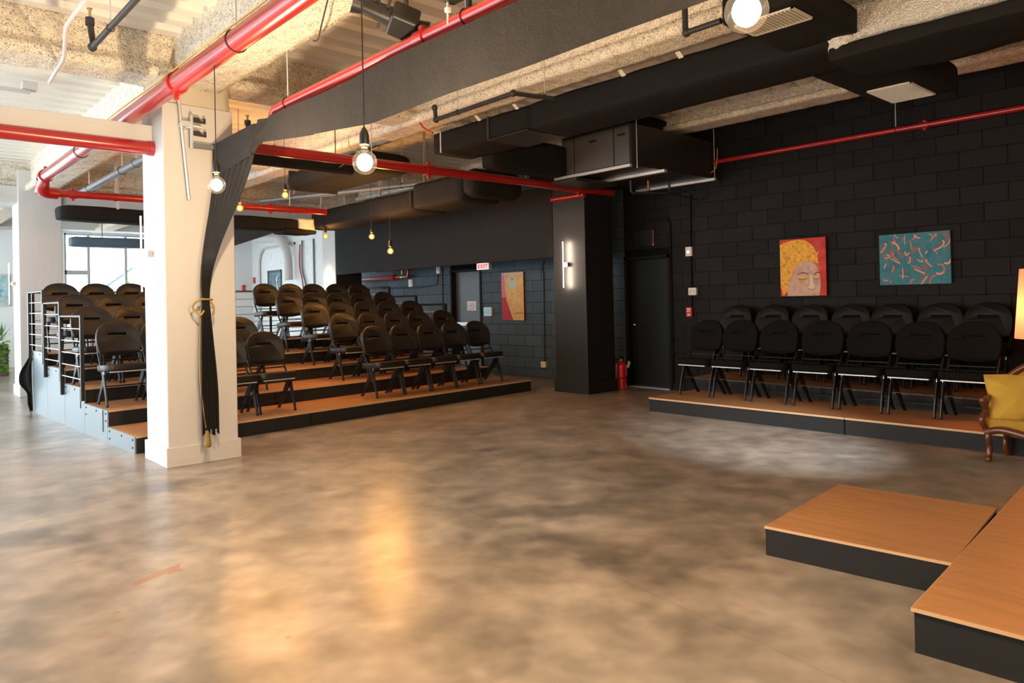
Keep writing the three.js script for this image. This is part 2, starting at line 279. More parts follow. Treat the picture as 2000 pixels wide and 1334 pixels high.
// doors
function door(n, label, z0, z1, m, extra) {
  const d = new THREE.Group(); d.name = 'door_' + n; d.userData = { kind: 'structure', label, category: 'door' }; scene.add(d);
  part('door_leaf', rbx(XR + 0.10, XR + 0.15, 0.012, DOOR_H - 0.05, z0 + 0.05, z1 - 0.05, 0.006), m, d);
  part('door_frame', [bx(XR - 0.02, XR + 0.2, 0, DOOR_H, z0, z0 + 0.05), bx(XR - 0.02, XR + 0.2, 0, DOOR_H, z1 - 0.05, z1), bx(XR - 0.02, XR + 0.2, DOOR_H - 0.05, DOOR_H, z0, z1)], M.blockB, d);
  extra(d); return d;
}
const blackDoor = phys(lin(0.016, 0.017, 0.019), 0.38, { specularIntensity: 0.7 });
const doorPaint = mat(lin(0.05, 0.052, 0.055), 0.4, 0, { bumpMap: rep(cloudBump, 1), bumpScale: 0.001 });
door(1, 'dark door with paper notice and narrow window beside exit sign', D1[0], D1[1], doorPaint, (d) => {
  part('notice', bx(XR + 0.095, XR + 0.1, 1.27, 1.47, -12.13, -11.83), mat(0xffffff, 0.7, 0, { map: canvasTex(128, 128, (c) => { c.fillStyle = '#d9d9de'; c.fillRect(0, 0, 128, 128); c.strokeStyle = '#9a93a4'; c.lineWidth = 3; for (let i = 0; i < 9; i++) { c.beginPath(); c.moveTo(64, 64); c.lineTo(64 + 52 * Math.cos(i * 0.7), 64 + 52 * Math.sin(i * 0.7)); c.stroke(); c.beginPath(); c.arc(64, 64, 8 + i * 6, i, i + 2.2); c.stroke(); } }) }), d);
  part('window_slot', bx(XR + 0.092, XR + 0.1, 1.15, 1.6, -11.70, -11.62), M.alu, d);
  part('push_bar', rbx(XR + 0.05, XR + 0.1, 0.95, 1.03, -12.45, -11.68, 0.01), M.galv, d);
});
door(2, 'black door with round knob beside the fire extinguisher', D2[0], D2[1], blackDoor, (d) => {
  const k = part('knob', new THREE.SphereGeometry(0.032, 16, 12).scale(0.8, 1, 1).translate(XR + 0.045, 1.02, -7.64), M.chrome, d);
  part('rose', rod([XR + 0.1, 1.02, -7.64], [XR + 0.06, 1.02, -7.64], 0.02), M.chrome, k);
  part('threshold', bx(XR - 0.02, XR + 0.2, 0, 0.011, D2[0] + 0.05, D2[1] - 0.05), M.galv, d);
});

// columns
function column(label, x0, x1, z0, z1, top, m, baseM) {
  const c = new THREE.Group(); c.name = numbered('column'); c.userData = { kind: 'structure', label, category: 'column' }; scene.add(c);
  part('shaft', rbx(x0, x1, 0, top, z0, z1, 0.012), m, c);
  part('baseboard', rbx(x0 - 0.02, x1 + 0.02, 0, 0.185, z0 - 0.02, z1 + 0.02, 0.006), baseM ?? m, c);
  return c;
}
column('white square column beside the gathered black curtain', 2.15, 2.80, -7.755, -7.12, 3.38, M.white);
column('black square column with a glowing wall rod', 8.37, 9.02, -8.235, -7.545, 3.6, M.black);
column('white square column behind the riser railings', 2.15, 2.80, -15.55, -14.92, 3.9, M.white);
{
  const c = column('white and black column behind the top row of chairs', 8.37, 9.02, -15.95, -15.32, 3.9, M.white);
  part('black_face', rbx(8.37, 9.04, 0, 3.9, -15.335, -15.30, 0.004), M.black, c);
}

// beams wrapped in sprayed fireproofing
function beam(name, label, axis, c0, c1, a0, a1, yb, webHalf, flangeH = 0.11) {
  const L = a1 - a0, n = Math.max(8, Math.round(L / 0.06)), mid = (c0 + c1) / 2;
  const mk = (w, h, cx, cy) => axis === 'z' ? new THREE.BoxGeometry(w, h, L, Math.max(2, Math.round(w / 0.06)), Math.max(2, Math.round(h / 0.06)), n).translate(cx, cy, (a0 + a1) / 2) : new THREE.BoxGeometry(L, h, w, n, Math.max(2, Math.round(h / 0.06)), Math.max(2, Math.round(w / 0.06))).translate((a0 + a1) / 2, cy, cx);
  const geo = [rough(mk(c1 - c0, flangeH, mid, yb + flangeH / 2), 0.010, 7), rough(mk(webHalf * 2, DECK - 0.01 - yb, mid, (DECK + 0.15 + yb) / 2), 0.022, 6, 3)];
  const b = struct('beam', geo, M.spray); b.name = numbered(name); tag(b, label, 'beam'); return b;
}
used.delete('beam');
const SP = 'sprayed_beam';
beam(SP, 'cream sprayed girder over the white column row', 'z', 2.26, 2.68, -22.8, 3.2, 3.54, 0.13);
beam(SP, 'cream sprayed beam crossing at the white column toward the windows', 'x', -7.67, -7.25, -3.1, 2.36, 3.64, 0.10);
beam(SP, 'cream sprayed beam between the white and black columns', 'x', -7.62, -7.2, 2.70, 9.2, 3.64, 0.10);
beam(SP, 'cream sprayed beam above the cloth wrapped duct', 'z', 4.98, 5.34, -22.8, 3.2, 3.60, 0.09);
beam(SP, 'cream sprayed beam along the top of the black block wall', 'z', 8.72, 9.12, -15, 3.2, 3.85, 0.12, 0.08);
beam(SP, 'cream sprayed beam above the rear red pipe', 'x', -15.5, -15.1, -3.1, 9.4, 3.62, 0.10);
beam(SP, 'cream sprayed beam crossing behind the round bulbs', 'x', -11.5, -11.15, 2.7, 9.2, 3.66, 0.09);
{ // lump of spray where the column meets the girder
  const g = rough(new THREE.BoxGeometry(0.62, 0.3, 0.6, 10, 5, 10).translate(2.47, 3.5, -7.44), 0.03, 6);
  const b = struct('beam', g, M.spray); b.name = numbered(SP); tag(b, 'rough lump of spray on top of the white column', 'beam');
}
{ // boxed white soffits
  const a = struct('trim_1', rbx(XL, 2.15, 3.02, 3.21, -7.66, -7.42, 0.008), M.white); tag(a, 'white boxed soffit running into the white column', 'soffit');
  const b = struct('trim_2', rbx(XL, XR - 0.02, 3.33, 3.62, -15.85, -14.98, 0.01), M.white); tag(b, 'white boxed soffit above the rear columns', 'soffit');
  const c = struct('trim_3', rbx(XL, XR - 0.02, 3.62, 3.9, ZF + 0.02, -22.4, 0.01), M.white); tag(c, 'white boxed soffit over the street windows', 'soffit');
}

// ---------------------------------------------------------------- seating risers
const A0 = [2.1256, -8.0566], UW = [0.99599, -0.08947], UT = [-0.03367, -0.99943], STEP = 0.178, RUN = 0.914;
const plan = (s, t) => [A0[0] + s * UW[0] + t * UT[0], A0[1] + s * UW[1] + t * UT[1]];
const ORD = ['lowest', 'second', 'third', 'fourth', 'top'];
const boltGeo = new THREE.CylinderGeometry(0.011, 0.011, 0.006, 10).rotateZ(Math.PI / 2);
for (let r = 1; r <= 5; r++) {
  const cuts = r === 1 ? [0, 2.007, 4.009, 6.066] : [0, 2.007, 4.009, 5.95], y = STEP * r, t0 = (r - 1) * RUN, t1 = r * RUN;
  for (let i = 0; i < 3; i++) {
    const s0 = cuts[i] + (i ? 0.003 : 0), s1 = cuts[i + 1] - 0.003;
    const where = ['end section by the white column', 'middle section', 'end section by the dark block wall'][i];
    const g = thing('riser_platform', `${ORD[r - 1]} step of the five-tier seating riser, ${where}`, 'platform', [0, 0, 0], 0, 'sections of the five-tier seating riser');
    part('deck_board', join(prism([plan(s0, t0), plan(s1, t0), plan(s1, t1 - 0.002), plan(s0, t1 - 0.002)], y - 0.02, y)), M.beech, g);
    part('edge_strip', join(prism([plan(s0, t0 - 0.004), plan(s1, t0 - 0.004), plan(s1, t0), plan(s0, t0)], y - 0.02, y - 0.0005)), M.beechEdge, g);
    part('black_base', join(prism([plan(s0 + 0.004, t0 + 0.006), plan(s1 - 0.002, t0 + 0.006), plan(s1 - 0.002, t1 - 0.004), plan(s0 + 0.004, t1 - 0.004)], 0, y - 0.0205)), M.riserBlack, g);
    if (i === 0) {
      const pnl = part('side_panel', join(prism([plan(-0.012, t0 + 0.002), plan(0.003, t0 + 0.002), plan(0.003, t1 - 0.006), plan(-0.012, t1 - 0.006)], 0, y - 0.002)), M.riserPanel, g);
      for (const [dt, dy] of [[0.06, 0.04], [0.42, 0.04], [0.84, 0.04], [0.06, 0.12], [0.84, 0.12]]) { const [px, pz] = plan(-0.014, t0 + dt); const b = part('bolt', boltGeo, M.rubber, pnl); b.position.set(px, y - dy, pz); }
      if (r > 1) { const q = plan(-0.016, t0 + 0.16); part('seam_strip', bx(q[0] - 0.002, q[0] + 0.004, y - 0.25, y - 0.01, q[1] - 0.006, q[1] + 0.006), M.rubber, pnl); }
    }
  }
}
{ // black cloth hanging at the back corner of the risers
  const g = new ParametricGeometry((u, v, o) => { const y = 0.87 * (1 - v), out = 0.02 + 0.15 * sm(0, 0.42, v) - 0.10 * sm(0.5, 0.72, v) - 0.03 * sm(0.85, 1, v); const [x, z] = plan(-0.02 - out * u, 4.54 + 0.03 * Math.sin(u * 9 + v * 4)); o.set(x, y + 0.02 * Math.sin(u * 7), z); }, 16, 24);
  single('skirt_cloth', g, M.cloth, 'black cloth drooping from the back corner of the seating riser', 'cloth');
}
for (let k = 0; k < 2; k++) for (let r = 1; r <= 2; r++) { // two-tier riser along the block wall
  const z0 = [-5.846, -3.34][k] + (k ? 0.004 : 0), z1 = [-3.34, -0.85][k] - 0.004, x0 = r === 1 ? 7.643 : 8.665, x1 = r === 1 ? 8.662 : 9.57, y = r === 1 ? 0.178 : 0.356;
  const g = thing('riser_platform', `${r === 1 ? 'lower' : 'upper'} step of the two-tier riser, ${k ? 'section beside the yellow sofa' : 'section beside the black door'}`, 'platform', [0, 0, 0], 0, 'sections of the two-tier riser');
  part('deck_board', join(bx(x0, x1, y - 0.02, y, z0, z1)), M.beech, g);
  part('edge_strip', join(bx(x0 - 0.005, x0, y - 0.02, y - 0.0005, z0, z1)), M.beechEdge, g);
  part('black_base', join(bx(x0 + 0.005, x1, 0, y - 0.0205, z0 + 0.003, z1 - 0.003)), M.riserBlack, g);
}
// stage blocks
function stage(label, corners, y, name) {
  const g = thing(name, label, 'platform');
  const cx = corners.reduce((a, c) => a + c[0], 0) / 4, cz = corners.reduce((a, c) => a + c[1], 0) / 4, ins = (k) => corners.map(([x, z]) => [cx + (x - cx) * k, cz + (z - cz) * k]);
  part('deck_board', join(prism(corners, y - 0.016, y)), M.beech, g);
  part('edge_band', join(prism(ins(1.003), y - 0.0155, y - 0.001)), M.beechEdge, g);
  part('black_base', join(prism(ins(0.994), 0, y - 0.0162)), M.riserBlack, g);
}
stage('small low stage step with a warm beech top', [[3.825, -2.135], [5.0, -2.232], [5.09, -1.325], [3.91, -1.21]], 0.166, 'stage_step');
stage('large stage platform with beech top and black sides', [[3.197, -1.142], [6.3, -1.37], [6.45, 0.6], [3.30, 0.75]], 0.186, 'stage_platform');

// ---------------------------------------------------------------- folding chairs
const chairGeo = (() => {
  const out = {};
  const sh = new THREE.Shape(); sh.moveTo(-0.212, 0.02); sh.quadraticCurveTo(0, -0.03, 0.212, 0.02); sh.quadraticCurveTo(0.238, 0.08, 0.238, 0.17);
  sh.bezierCurveTo(0.238, 0.33, 0.13, 0.405, 0, 0.405); sh.bezierCurveTo(-0.13, 0.405, -0.238, 0.33, -0.238, 0.17); sh.quadraticCurveTo(-0.238, 0.08, -0.212, 0.02);
  const h = new THREE.Path(); const hw = 0.105, hy = 0.245, hh = 0.0145; h.moveTo(-hw, hy - hh); h.lineTo(-hw, hy + hh); h.lineTo(hw, hy + hh); h.lineTo(hw, hy - hh); h.closePath(); sh.holes.push(h);
  let b = new THREE.ExtrudeGeometry(sh, { depth: 0.022, bevelEnabled: true, bevelThickness: 0.02, bevelSize: 0.014, bevelOffset: -0.006, bevelSegments: 4, curveSegments: 14 });
  const bend = (g, k) => { const p = g.attributes.position; for (let i = 0; i < p.count; i++) p.setZ(i, p.getZ(i) + k * p.getX(i) ** 2); return g; };
  const place = (g) => g.scale(1, 0.99, 1).translate(0, 0, -0.02).rotateX(-0.24).translate(0, 0.578, -0.125);
  const smooth = (g) => { g.deleteAttribute('uv'); g.deleteAttribute('normal'); return triUV(toCreasedNormals(mergeVertices(g, 1e-5), 0.9)); };
  out.back = smooth(place(bend(b, 0.9)));
  out.slot = join(place(bend(new THREE.BoxGeometry(0.22, 0.04, 0.006, 8, 1, 1).translate(0, 0.245, 0.008), 0.9)));
  const st = new THREE.Shape(); st.moveTo(-0.2, -0.18); st.quadraticCurveTo(0, -0.2, 0.2, -0.18); st.quadraticCurveTo(0.225, 0, 0.22, 0.15); st.quadraticCurveTo(0.215, 0.21, 0.15, 0.215); st.quadraticCurveTo(0, 0.225, -0.15, 0.215); st.quadraticCurveTo(-0.215, 0.21, -0.22, 0.15); st.quadraticCurveTo(-0.225, 0, -0.2, -0.18);
  const s = new THREE.ExtrudeGeometry(st, { depth: 0.042, bevelEnabled: true, bevelThickness: 0.018, bevelSize: 0.016, bevelOffset: -0.008, bevelSegments: 4, curveSegments: 8 });
  { const p = s.attributes.position; for (let i = 0; i < p.count; i++) { const x = p.getX(i), y = p.getY(i); p.setZ(i, p.getZ(i) - 0.012 * Math.cos(x * 6) * Math.cos((y + 0.02) * 6)); } }
  out.seat = smooth(s.rotateX(-Math.PI / 2).rotateY(Math.PI).rotateX(-0.06).scale(1.07, 1, 1).translate(0, 0.418, 0.02));
  out.pan = join(rbx(-0.205, 0.205, 0.388, 0.408, -0.15, 0.19, 0.006));
  out.rail = join(rbx(-0.2, 0.2, 0.393, 0.407, 0.222, 0.242, 0.003));
  const fl = (sx) => tube([[sx * 0.222, 0.0, 0.19], [sx * 0.222, 0.20, 0.112], [sx * 0.222, 0.41, 0.01], [sx * 0.222, 0.60, -0.115], [sx * 0.217, 0.78, -0.175], [sx * 0.20, 0.88, -0.198]], 0.0125, 22, 8);
  const rl = (sx) => {
    const q = [], add = (y, z, w) => q.push([y, z - w, z + w]); add(0.41, 0.10, 0.035); add(0.30, 0.03, 0.052); add(0.12, -0.115, 0.030); add(0, -0.205, 0.018);
    const sp = new THREE.Shape(); sp.moveTo(q[0][1], q[0][0]); for (const a of q.slice(1)) sp.lineTo(a[1], a[0]); for (const a of [...q].reverse()) sp.lineTo(a[2], a[0]);
    return new THREE.ExtrudeGeometry(sp, { depth: 0.014, bevelEnabled: true, bevelSize: 0.003, bevelThickness: 0.003, bevelSegments: 1 }).rotateY(-Math.PI / 2).translate(sx * 0.205 + 0.007, 0, 0);
  };
  const gus = (sx) => { const sp = new THREE.Shape(); sp.moveTo(0.015, 0.40); sp.lineTo(0.105, 0.20); sp.lineTo(0.178, 0.02); sp.lineTo(0.20, 0.02); sp.lineTo(0.155, 0.20); sp.lineTo(0.085, 0.40); return new THREE.ExtrudeGeometry(sp, { depth: 0.012, bevelEnabled: true, bevelSize: 0.003, bevelThickness: 0.003, bevelSegments: 1 }).rotateY(-Math.PI / 2).translate(sx * 0.222 + 0.006, 0, 0); };
  out.front = [-1, 1].map((sx) => join([fl(sx), gus(sx)])); out.rear = [-1, 1].map((sx) => join(rl(sx)));
  out.cap = [-1, 1].map((sx) => join(new THREE.CylinderGeometry(0.015, 0.017, 0.03, 10).translate(sx * 0.222, 0.015, 0.186)));
  out.capR = [-1, 1].map((sx) => join(rbx(sx * 0.205 - 0.012, sx * 0.205 + 0.012, 0, 0.022, -0.228, -0.182, 0.004)));
  out.bars = [join(rod([-0.222, 0.23, 0.098], [0.222, 0.23, 0.098], 0.009)), join(rod([-0.205, 0.10, -0.13], [0.205, 0.10, -0.13], 0.009)), join(rod([-0.222, 0.525, -0.072], [0.222, 0.525, -0.072], 0.008))];
  out.hook = [-1, 1].map((sx) => join([rbx(sx * 0.222 - 0.008, sx * 0.222 + 0.008, 0.36, 0.405, 0.02, 0.10, 0.004)]));
  return out;
})();
function makeChair(skin = M.vinyl) {
  const c = new THREE.Group(); c.userData.base = 'folding_chair';
  const b = part('backrest', chairGeo.back, skin, c); part('slot', chairGeo.slot, M.slot, b);
  part('seat', chairGeo.seat, skin, c); part('seat_pan', chairGeo.pan, M.chairSteel, c); part('front_rail', chairGeo.rail, M.galv, c);
  for (const i of [0, 1]) { const f = part('front_leg', chairGeo.front[i], M.chairSteel, c); part('foot_cap', chairGeo.cap[i], M.rubber, f); const q = part('rear_leg', chairGeo.rear[i], M.chairSteel, c); part('foot_cap', chairGeo.capR[i], M.rubber, q); part('seat_hinge', chairGeo.hook[i], M.chrome, c); }
  for (const g of chairGeo.bars) part('crossbar', g, M.chairSteel, c);
  return c;
}
const chair0 = makeChair(), chair1 = makeChair(M.fabric), chair2 = makeChair(M.dullVinyl);
function chair(x, y, z, turn, label, group, proto = chair0) { const c = copy(proto, [x, y, z], turn, label, group); c.userData = { label, category: 'chair', group }; return c; }
const NTH = ['first', 'second', 'third', 'fourth', 'fifth', 'sixth', 'seventh'], rowWord = ['lowest', 'second', 'third', 'fourth', 'top'], TURN = Math.atan2(UW[1], UW[0]) * -1;
for (let r = 1; r <= 5; r++) {
  const zf = (x) => A0[1] + UW[1] / UW[0] * (x - A0[0]) - (r - 1) * RUN * 1.0 - 0.44;
  for (const [i, x] of [5.50, 5.99, 6.48, 6.975, 7.49].entries()) chair(x + rr(-0.008, 0.008), STEP * r, zf(x) + rr(-0.012, 0.012), 0.06 + rr(-0.012, 0.012), `${NTH[4 - i]} black folding chair from the dark wall, ${rowWord[r - 1]} row of the tall riser`, `chairs by the dark wall on the ${rowWord[r - 1]} row`);
  for (const [i, x] of (r === 1 ? [3.31, 3.81] : r === 2 ? [2.36, 2.86, 3.36, 3.86] : [2.28, 2.77, 3.265]).entries()) chair(x, STEP * r, zf(x) + rr(-0.01, 0.01), 0.045 + rr(-0.012, 0.012), `${NTH[i]} black folding chair ${r === 1 ? 'behind the curtain column' : 'from the open flank'}, ${rowWord[r - 1]} row of the tall riser`, `chairs behind the white column on the ${rowWord[r - 1]} row`);
}
for (const [i, z] of [-5.47, -4.98, -4.44, -3.90, -3.38, -2.86, -2.36].entries()) chair(8.30 + rr(-0.01, 0.01), 0.178, z, -Math.PI / 2 + rr(-0.03, 0.03), `${NTH[i]} matte black folding chair from the black door, front row under the paintings`, 'front row under the two paintings', chair1);
for (const [i, z] of [-5.58, -5.03, -4.50, -3.97, -3.48, -2.95, -2.48].entries()) chair(9.23, 0.356, z, -Math.PI / 2 + rr(-0.02, 0.02), `${NTH[i]} glossy black folding chair from the black door, back row under the paintings`, 'back row under the two paintings', chair2);

// riser railings
function railing(label, P, y0, y1, group) { // P: [[x,z],[x,z]]
  const g = thing('riser_railing', label, 'railing', [0, 0, 0], 0, group), [a, b] = P;
  for (const q of P) part('post', bx(q[0] - 0.02, q[0] + 0.02, y0 - 0.16, y1, q[1] - 0.02, q[1] + 0.02), M.chairSteel, g);
  part('top_rail', rod([a[0], y1, a[1]], [b[0], y1, b[1]], 0.018), M.chairSteel, g);
  for (let k = 1; k <= 5; k++) { const y = y1 - (y1 - y0) * k / 5.6; part('bar', rod([a[0], y, a[1]], [b[0], y, b[1]], 0.007), M.galv, g); }
}
const railTier = ['third', 'fourth', 'top'];
[[1.80, 2.76, 0.55, 1.392], [2.80, 3.65, 0.72, 1.567], [3.72, 4.58, 0.89, 1.735]].forEach(([t0, t1, y0, y1], i) => railing(`black steel railing with five thin bars, ${railTier[i]} step of the open riser flank`, [plan(-0.035, t0), plan(-0.035, t1)], y0, y1, 'side railings on the open flank'));
[[-10.45, -11.22, 0.694, 1.425], [-11.36, -12.2, 0.872, 1.59], [-12.28, -13.05, 1.05, 1.785]].forEach(([z0, z1, y0, y1], i) => railing(`black steel side railing with thin bars on the ${railTier[i]} step beside the dark block wall`, [[7.86, z0], [7.86, z1]], y0, y1, 'side railings by the dark wall'));
{
  const g = thing('back_railing', 'long thin back railing behind the top row of chairs', 'railing'), P = (s) => plan(s, 4.62);
  for (const s of [0.02, 1.9, 3.8, 5.7]) { const [x, z] = P(s); part('post', bx(x - 0.018, x + 0.018, 0, 1.735, z - 0.018, z + 0.018), M.chairSteel, g); }
  for (let k = 0; k < 6; k++) { const y = 1.735 - 0.137 * k, [x0, z0] = P(0.02), [x1, z1] = P(5.7); part(k ? 'bar' : 'top_rail', rod([x0, y, z0], [x1, y, z1], k ? 0.006 : 0.016), k ? M.galv : M.planter, g); }
}

// ---------------------------------------------------------------- sprinkler pipes
function coupling(p, axis, r, parent) { const d = axis === 'x' ? [0.05, 0, 0] : axis === 'z' ? [0, 0, 0.05] : [0, 0.05, 0]; return part('coupling', [rod(p.map((c, i) => c - d[i]), p.map((c, i) => c + d[i]), r * 1.22, 16), rbx(p[0] - 0.018, p[0] + 0.018, p[1] - r * 1.75, p[1] - r * 1.1, p[2] - 0.018, p[2] + 0.018, 0.004), rbx(p[0] - 0.018, p[0] + 0.018, p[1] + r * 1.1, p[1] + r * 1.75, p[2] - 0.018, p[2] + 0.018, 0.004)], M.red, parent); }
function hanger(p, r, parent, m = M.galv, top = DECK + 0.02) { const h = part('hanger_rod', rod([p[0], p[1] + r + 0.01, p[2]], [p[0], top, p[2]], 0.006, 6), m, parent); part('hanger_ring', new THREE.TorusGeometry(r + 0.004, 0.004, 6, 20).translate(...p), M.ironPipe, h); return h; }
{
  const g = thing('red_pipe', 'large glossy red sprinkler pipe passing the top of the white column', 'pipe');
  part('run', bentTube([[1.965, 3.275, 2.6], [1.965, 3.275, -11.62], [1.965, 3.12, -11.82]], 0.075, 0.05, 18), M.red, g);
  coupling([1.965, 3.275, -6.15], 'z', 0.075, g); coupling([1.965, 3.275, -11.45], 'z', 0.075, g); coupling([1.965, 3.275, -2.4], 'z', 0.075, g);
  for (const z of [-4.9, -9.4]) hanger([1.965, 3.275, z], 0.075, g, M.galv, 3.56);
  part('elbow', bentTube([[1.965, 3.25, -11.6], [1.965, 3.1, -11.72], [2.15, 3.1, -11.8]], 0.082, 0.09, 16), M.red, g);
}
{
  const g = thing('red_pipe', 'red sprinkler pipe crossing behind the white column above the cloth duct', 'pipe');
  part('run', rod([2.1, 3.105, -11.8], [6.28, 3.105, -11.8], 0.052, 18), M.red, g); coupling([2.35, 3.105, -11.8], 'x', 0.052, g); coupling([5.25, 3.105, -11.8], 'x', 0.052, g);
  for (const x of [2.9, 5.6]) hanger([x, 3.105, -11.8], 0.052, g);
}
{
  const g = thing('red_pipe', 'red sprinkler pipe under the white soffit ending at the white column', 'pipe');
  part('run', rod([-3.15, 2.985, -7.40], [2.146, 2.985, -7.40], 0.063, 18), M.red, g); part('end_flange', rod([2.10, 2.985, -7.40], [2.149, 2.985, -7.40], 0.07, 18), M.red, g);
}
{
  const g = thing('red_pipe', 'red sprinkler pipe running along the top of the black valance', 'pipe');
  part('run', bentTube([[2.66, 3.115, 2.6], [2.66, 3.115, -5.85], [2.68, 2.93, -6.05]], 0.045, 0.06, 16), M.red, g); coupling([2.66, 3.115, -3.72], 'z', 0.045, g); coupling([2.66, 3.115, -1.9], 'z', 0.045, g);
  for (const z of [-3.28, -5.6]) hanger([2.66, 3.115, z], 0.045, g);
}
{
  const g = thing('red_pipe', 'red sprinkler main crossing from the valance to the black column', 'pipe');
  part('run', rod([2.82, 3.135, -7.5], [8.98, 3.135, -7.5], 0.057, 18), M.red, g); coupling([5.42, 3.135, -7.5], 'x', 0.057, g); coupling([8.2, 3.135, -7.5], 'x', 0.057, g);
  part('tee_branch', rod([8.33, 3.06, -8.2], [8.33, 3.06, -7.5], 0.04, 14), M.red, g);
  for (const x of [3.4, 4.6, 7.1]) hanger([x, 3.135, -7.5], 0.057, g);
}
{
  const g = thing('red_pipe', 'thin red sprinkler pipe along the top of the black block wall', 'pipe');
  part('run', rod([9.46, 3.44, -5.95], [9.46, 3.44, 2.6], 0.034, 14), M.red, g); coupling([9.46, 3.44, -3.1], 'z', 0.034, g);
  for (const z of [-3.42, -0.6]) hanger([9.46, 3.44, z], 0.034, g, M.galv, 3.86);
}
{
  const g = thing('sprinkler_valve', 'red and brass sprinkler valve set below the black bulkhead', 'valve');
  part('wall_bracket', bx(9.44, XR - 0.001, 2.03, 2.09, -14.75, -14.7), M.galv, g); part('inlet_pipe', rod([9.42, 2.06, -16.4], [9.42, 2.06, -14.4], 0.045, 14), M.red, g); part('valve_body', [rod([9.42, 2.06, -14.4], [9.42, 2.06, -13.95], 0.035, 12), new THREE.SphereGeometry(0.06, 12, 8).translate(9.42, 2.06, -14.15), rod([9.42, 2.06, -14.15], [9.42, 2.22, -14.15], 0.02)], M.brass, g);
  part('flange', rod([9.42, 2.06, -14.5], [9.42, 2.06, -14.44], 0.08, 16), M.red, g); part('upper_pipe', bentTube([[9.42, 2.06, -13.92], [9.42, 2.24, -13.88], [9.42, 2.24, -15.2]], 0.035, 0.06), M.red, g); part('hand_wheel', new THREE.TorusGeometry(0.07, 0.012, 8, 18).rotateX(Math.PI / 2).translate(9.42, 2.24, -14.15), M.red, g);
}
single('alarm_bell', [rod([9.59, 1.64, -15.2], [9.53, 1.64, -15.2], 0.055, 16), new THREE.SphereGeometry(0.05, 12, 8).translate(9.53, 1.64, -15.2)], M.red, 'small red alarm bell on the shaded end of the dark block wall', 'bell');

// grey and black service pipes
{
  const g = thing('service_pipe', 'black sprinkler branch with an upright head below the sprayed beam', 'pipe');
  part('run', bentTube([[1.49, 3.6, -3.0], [1.48, 3.6, -6.62], [1.47, 3.84, -6.66]], 0.024, 0.02, 10), M.ironPipe, g); part('elbow', new THREE.SphereGeometry(0.036, 12, 8).translate(1.48, 3.6, -6.64), M.ironPipe, g);
  part('collar', rod([1.47, 3.78, -6.655], [1.47, 3.84, -6.66], 0.034, 10), M.ironPipe, g); part('sprinkler_head', [rod([1.47, 3.84, -6.66], [1.47, 3.92, -6.66], 0.011), rod([1.47, 3.915, -6.66], [1.47, 3.92, -6.66], 0.022)], M.brass, g); hanger([1.485, 3.6, -6.1], 0.024, g);
}
{
  const g = thing('service_pipe', 'black sprinkler branch bent above the cloth wrapped duct', 'pipe');
  part('run', bentTube([[4.62, 3.56, -6.26], [4.62, 3.4, -6.24], [4.60, 3.4, -5.0], [5.05, 3.41, -4.92]], 0.022, 0.03, 10), M.ironPipe, g);
  for (const p of [[4.62, 3.4, -6.24], [4.60, 3.4, -5.0], [4.62, 3.53, -6.26]]) part('fitting', new THREE.SphereGeometry(0.034, 12, 8).translate(...p), M.ironPipe, g);
  for (const p of [[4.61, 3.4, -5.85], [4.95, 3.408, -4.935]]) hanger(p, 0.022, g);
}
{
  const g = thing('sprinkler', 'black upright sprinkler standing behind the valance by the white column', 'sprinkler');
  part('riser', rod([2.86, 3.07, -6.9], [2.86, 3.26, -6.9], 0.02, 10), M.ironPipe, g); part('collar', rod([2.86, 3.22, -6.9], [2.86, 3.26, -6.9], 0.03, 10), M.ironPipe, g); part('deflector', [rod([2.86, 3.26, -6.9], [2.86, 3.31, -6.9], 0.01), rod([2.86, 3.305, -6.9], [2.86, 3.31, -6.9], 0.02)], M.brass, g); part('branch', rod([2.86, 3.08, -6.9], [2.86, 3.12, -7.46], 0.02, 10), M.ironPipe, g);
}
{
  const g = thing('service_pipe', 'short black sprinkler elbow beside the ceiling grille', 'pipe');
  part('run', bentTube([[4.62, 3.66, -3.12], [4.62, 3.43, -3.12], [4.62, 3.43, -2.82]], 0.022, 0.03, 10), M.ironPipe, g); part('fitting', new THREE.SphereGeometry(0.034, 12, 8).translate(4.62, 3.43, -3.11), M.ironPipe, g);
}
{
  const g = thing('service_pipe', 'grey drain pipe slung above the rear red pipe', 'pipe'); part('run', rod([2.70, 3.3, -13.2], [2.68, 3.3, -8.4], 0.05, 14), M.greyPipe, g); for (const z of [-9.95, -10.6, -12.4]) hanger([2.69, 3.3, z], 0.05, g);
}
{
  const g = thing('service_pipe', 'thin grey pipe hung beyond the rounded cloth duct', 'pipe'); part('run', rod([5.35, 3.3, -12.4], [6.9, 3.36, -9.2], 0.04, 12), M.greyPipe, g); for (const k of [0.2, 0.45, 0.8]) hanger([5.35 + 1.55 * k, 3.3 + 0.06 * k, -12.4 + 3.2 * k], 0.04, g);
}
single('conduit', bentTube([[1.40, 3.6, -7.9], [1.35, 3.58, -7.0], [1.22, 3.6, -6.25], [1.23, 3.62, -3.2]], 0.016, 0.1, 8), M.white, 'cream painted conduit bending across the sprayed beam', 'conduit');
{
  const g = thing('ceiling_strut', 'white strut bar hung under the corrugated deck beyond the soffit', 'strut'); part('channel', rbx(0.6, 1.5, 3.86, 3.90, -9.52, -9.48, 0.004), M.white, g); part('bracket', rbx(1.42, 1.56, 3.90, 3.99, -9.56, -9.44, 0.006), M.galv, g);
}
for (const [x, z, y0] of [[2.95, -9.9, 2.99], [3.05, -12.3, 2.99]]) single('hanger_strap', bx(x - 0.02, x + 0.02, y0, DECK, z - 0.004, z + 0.004), M.white, 'white flat strap holding up the long cloth duct behind the white column', 'strap', 'duct straps behind the white column');
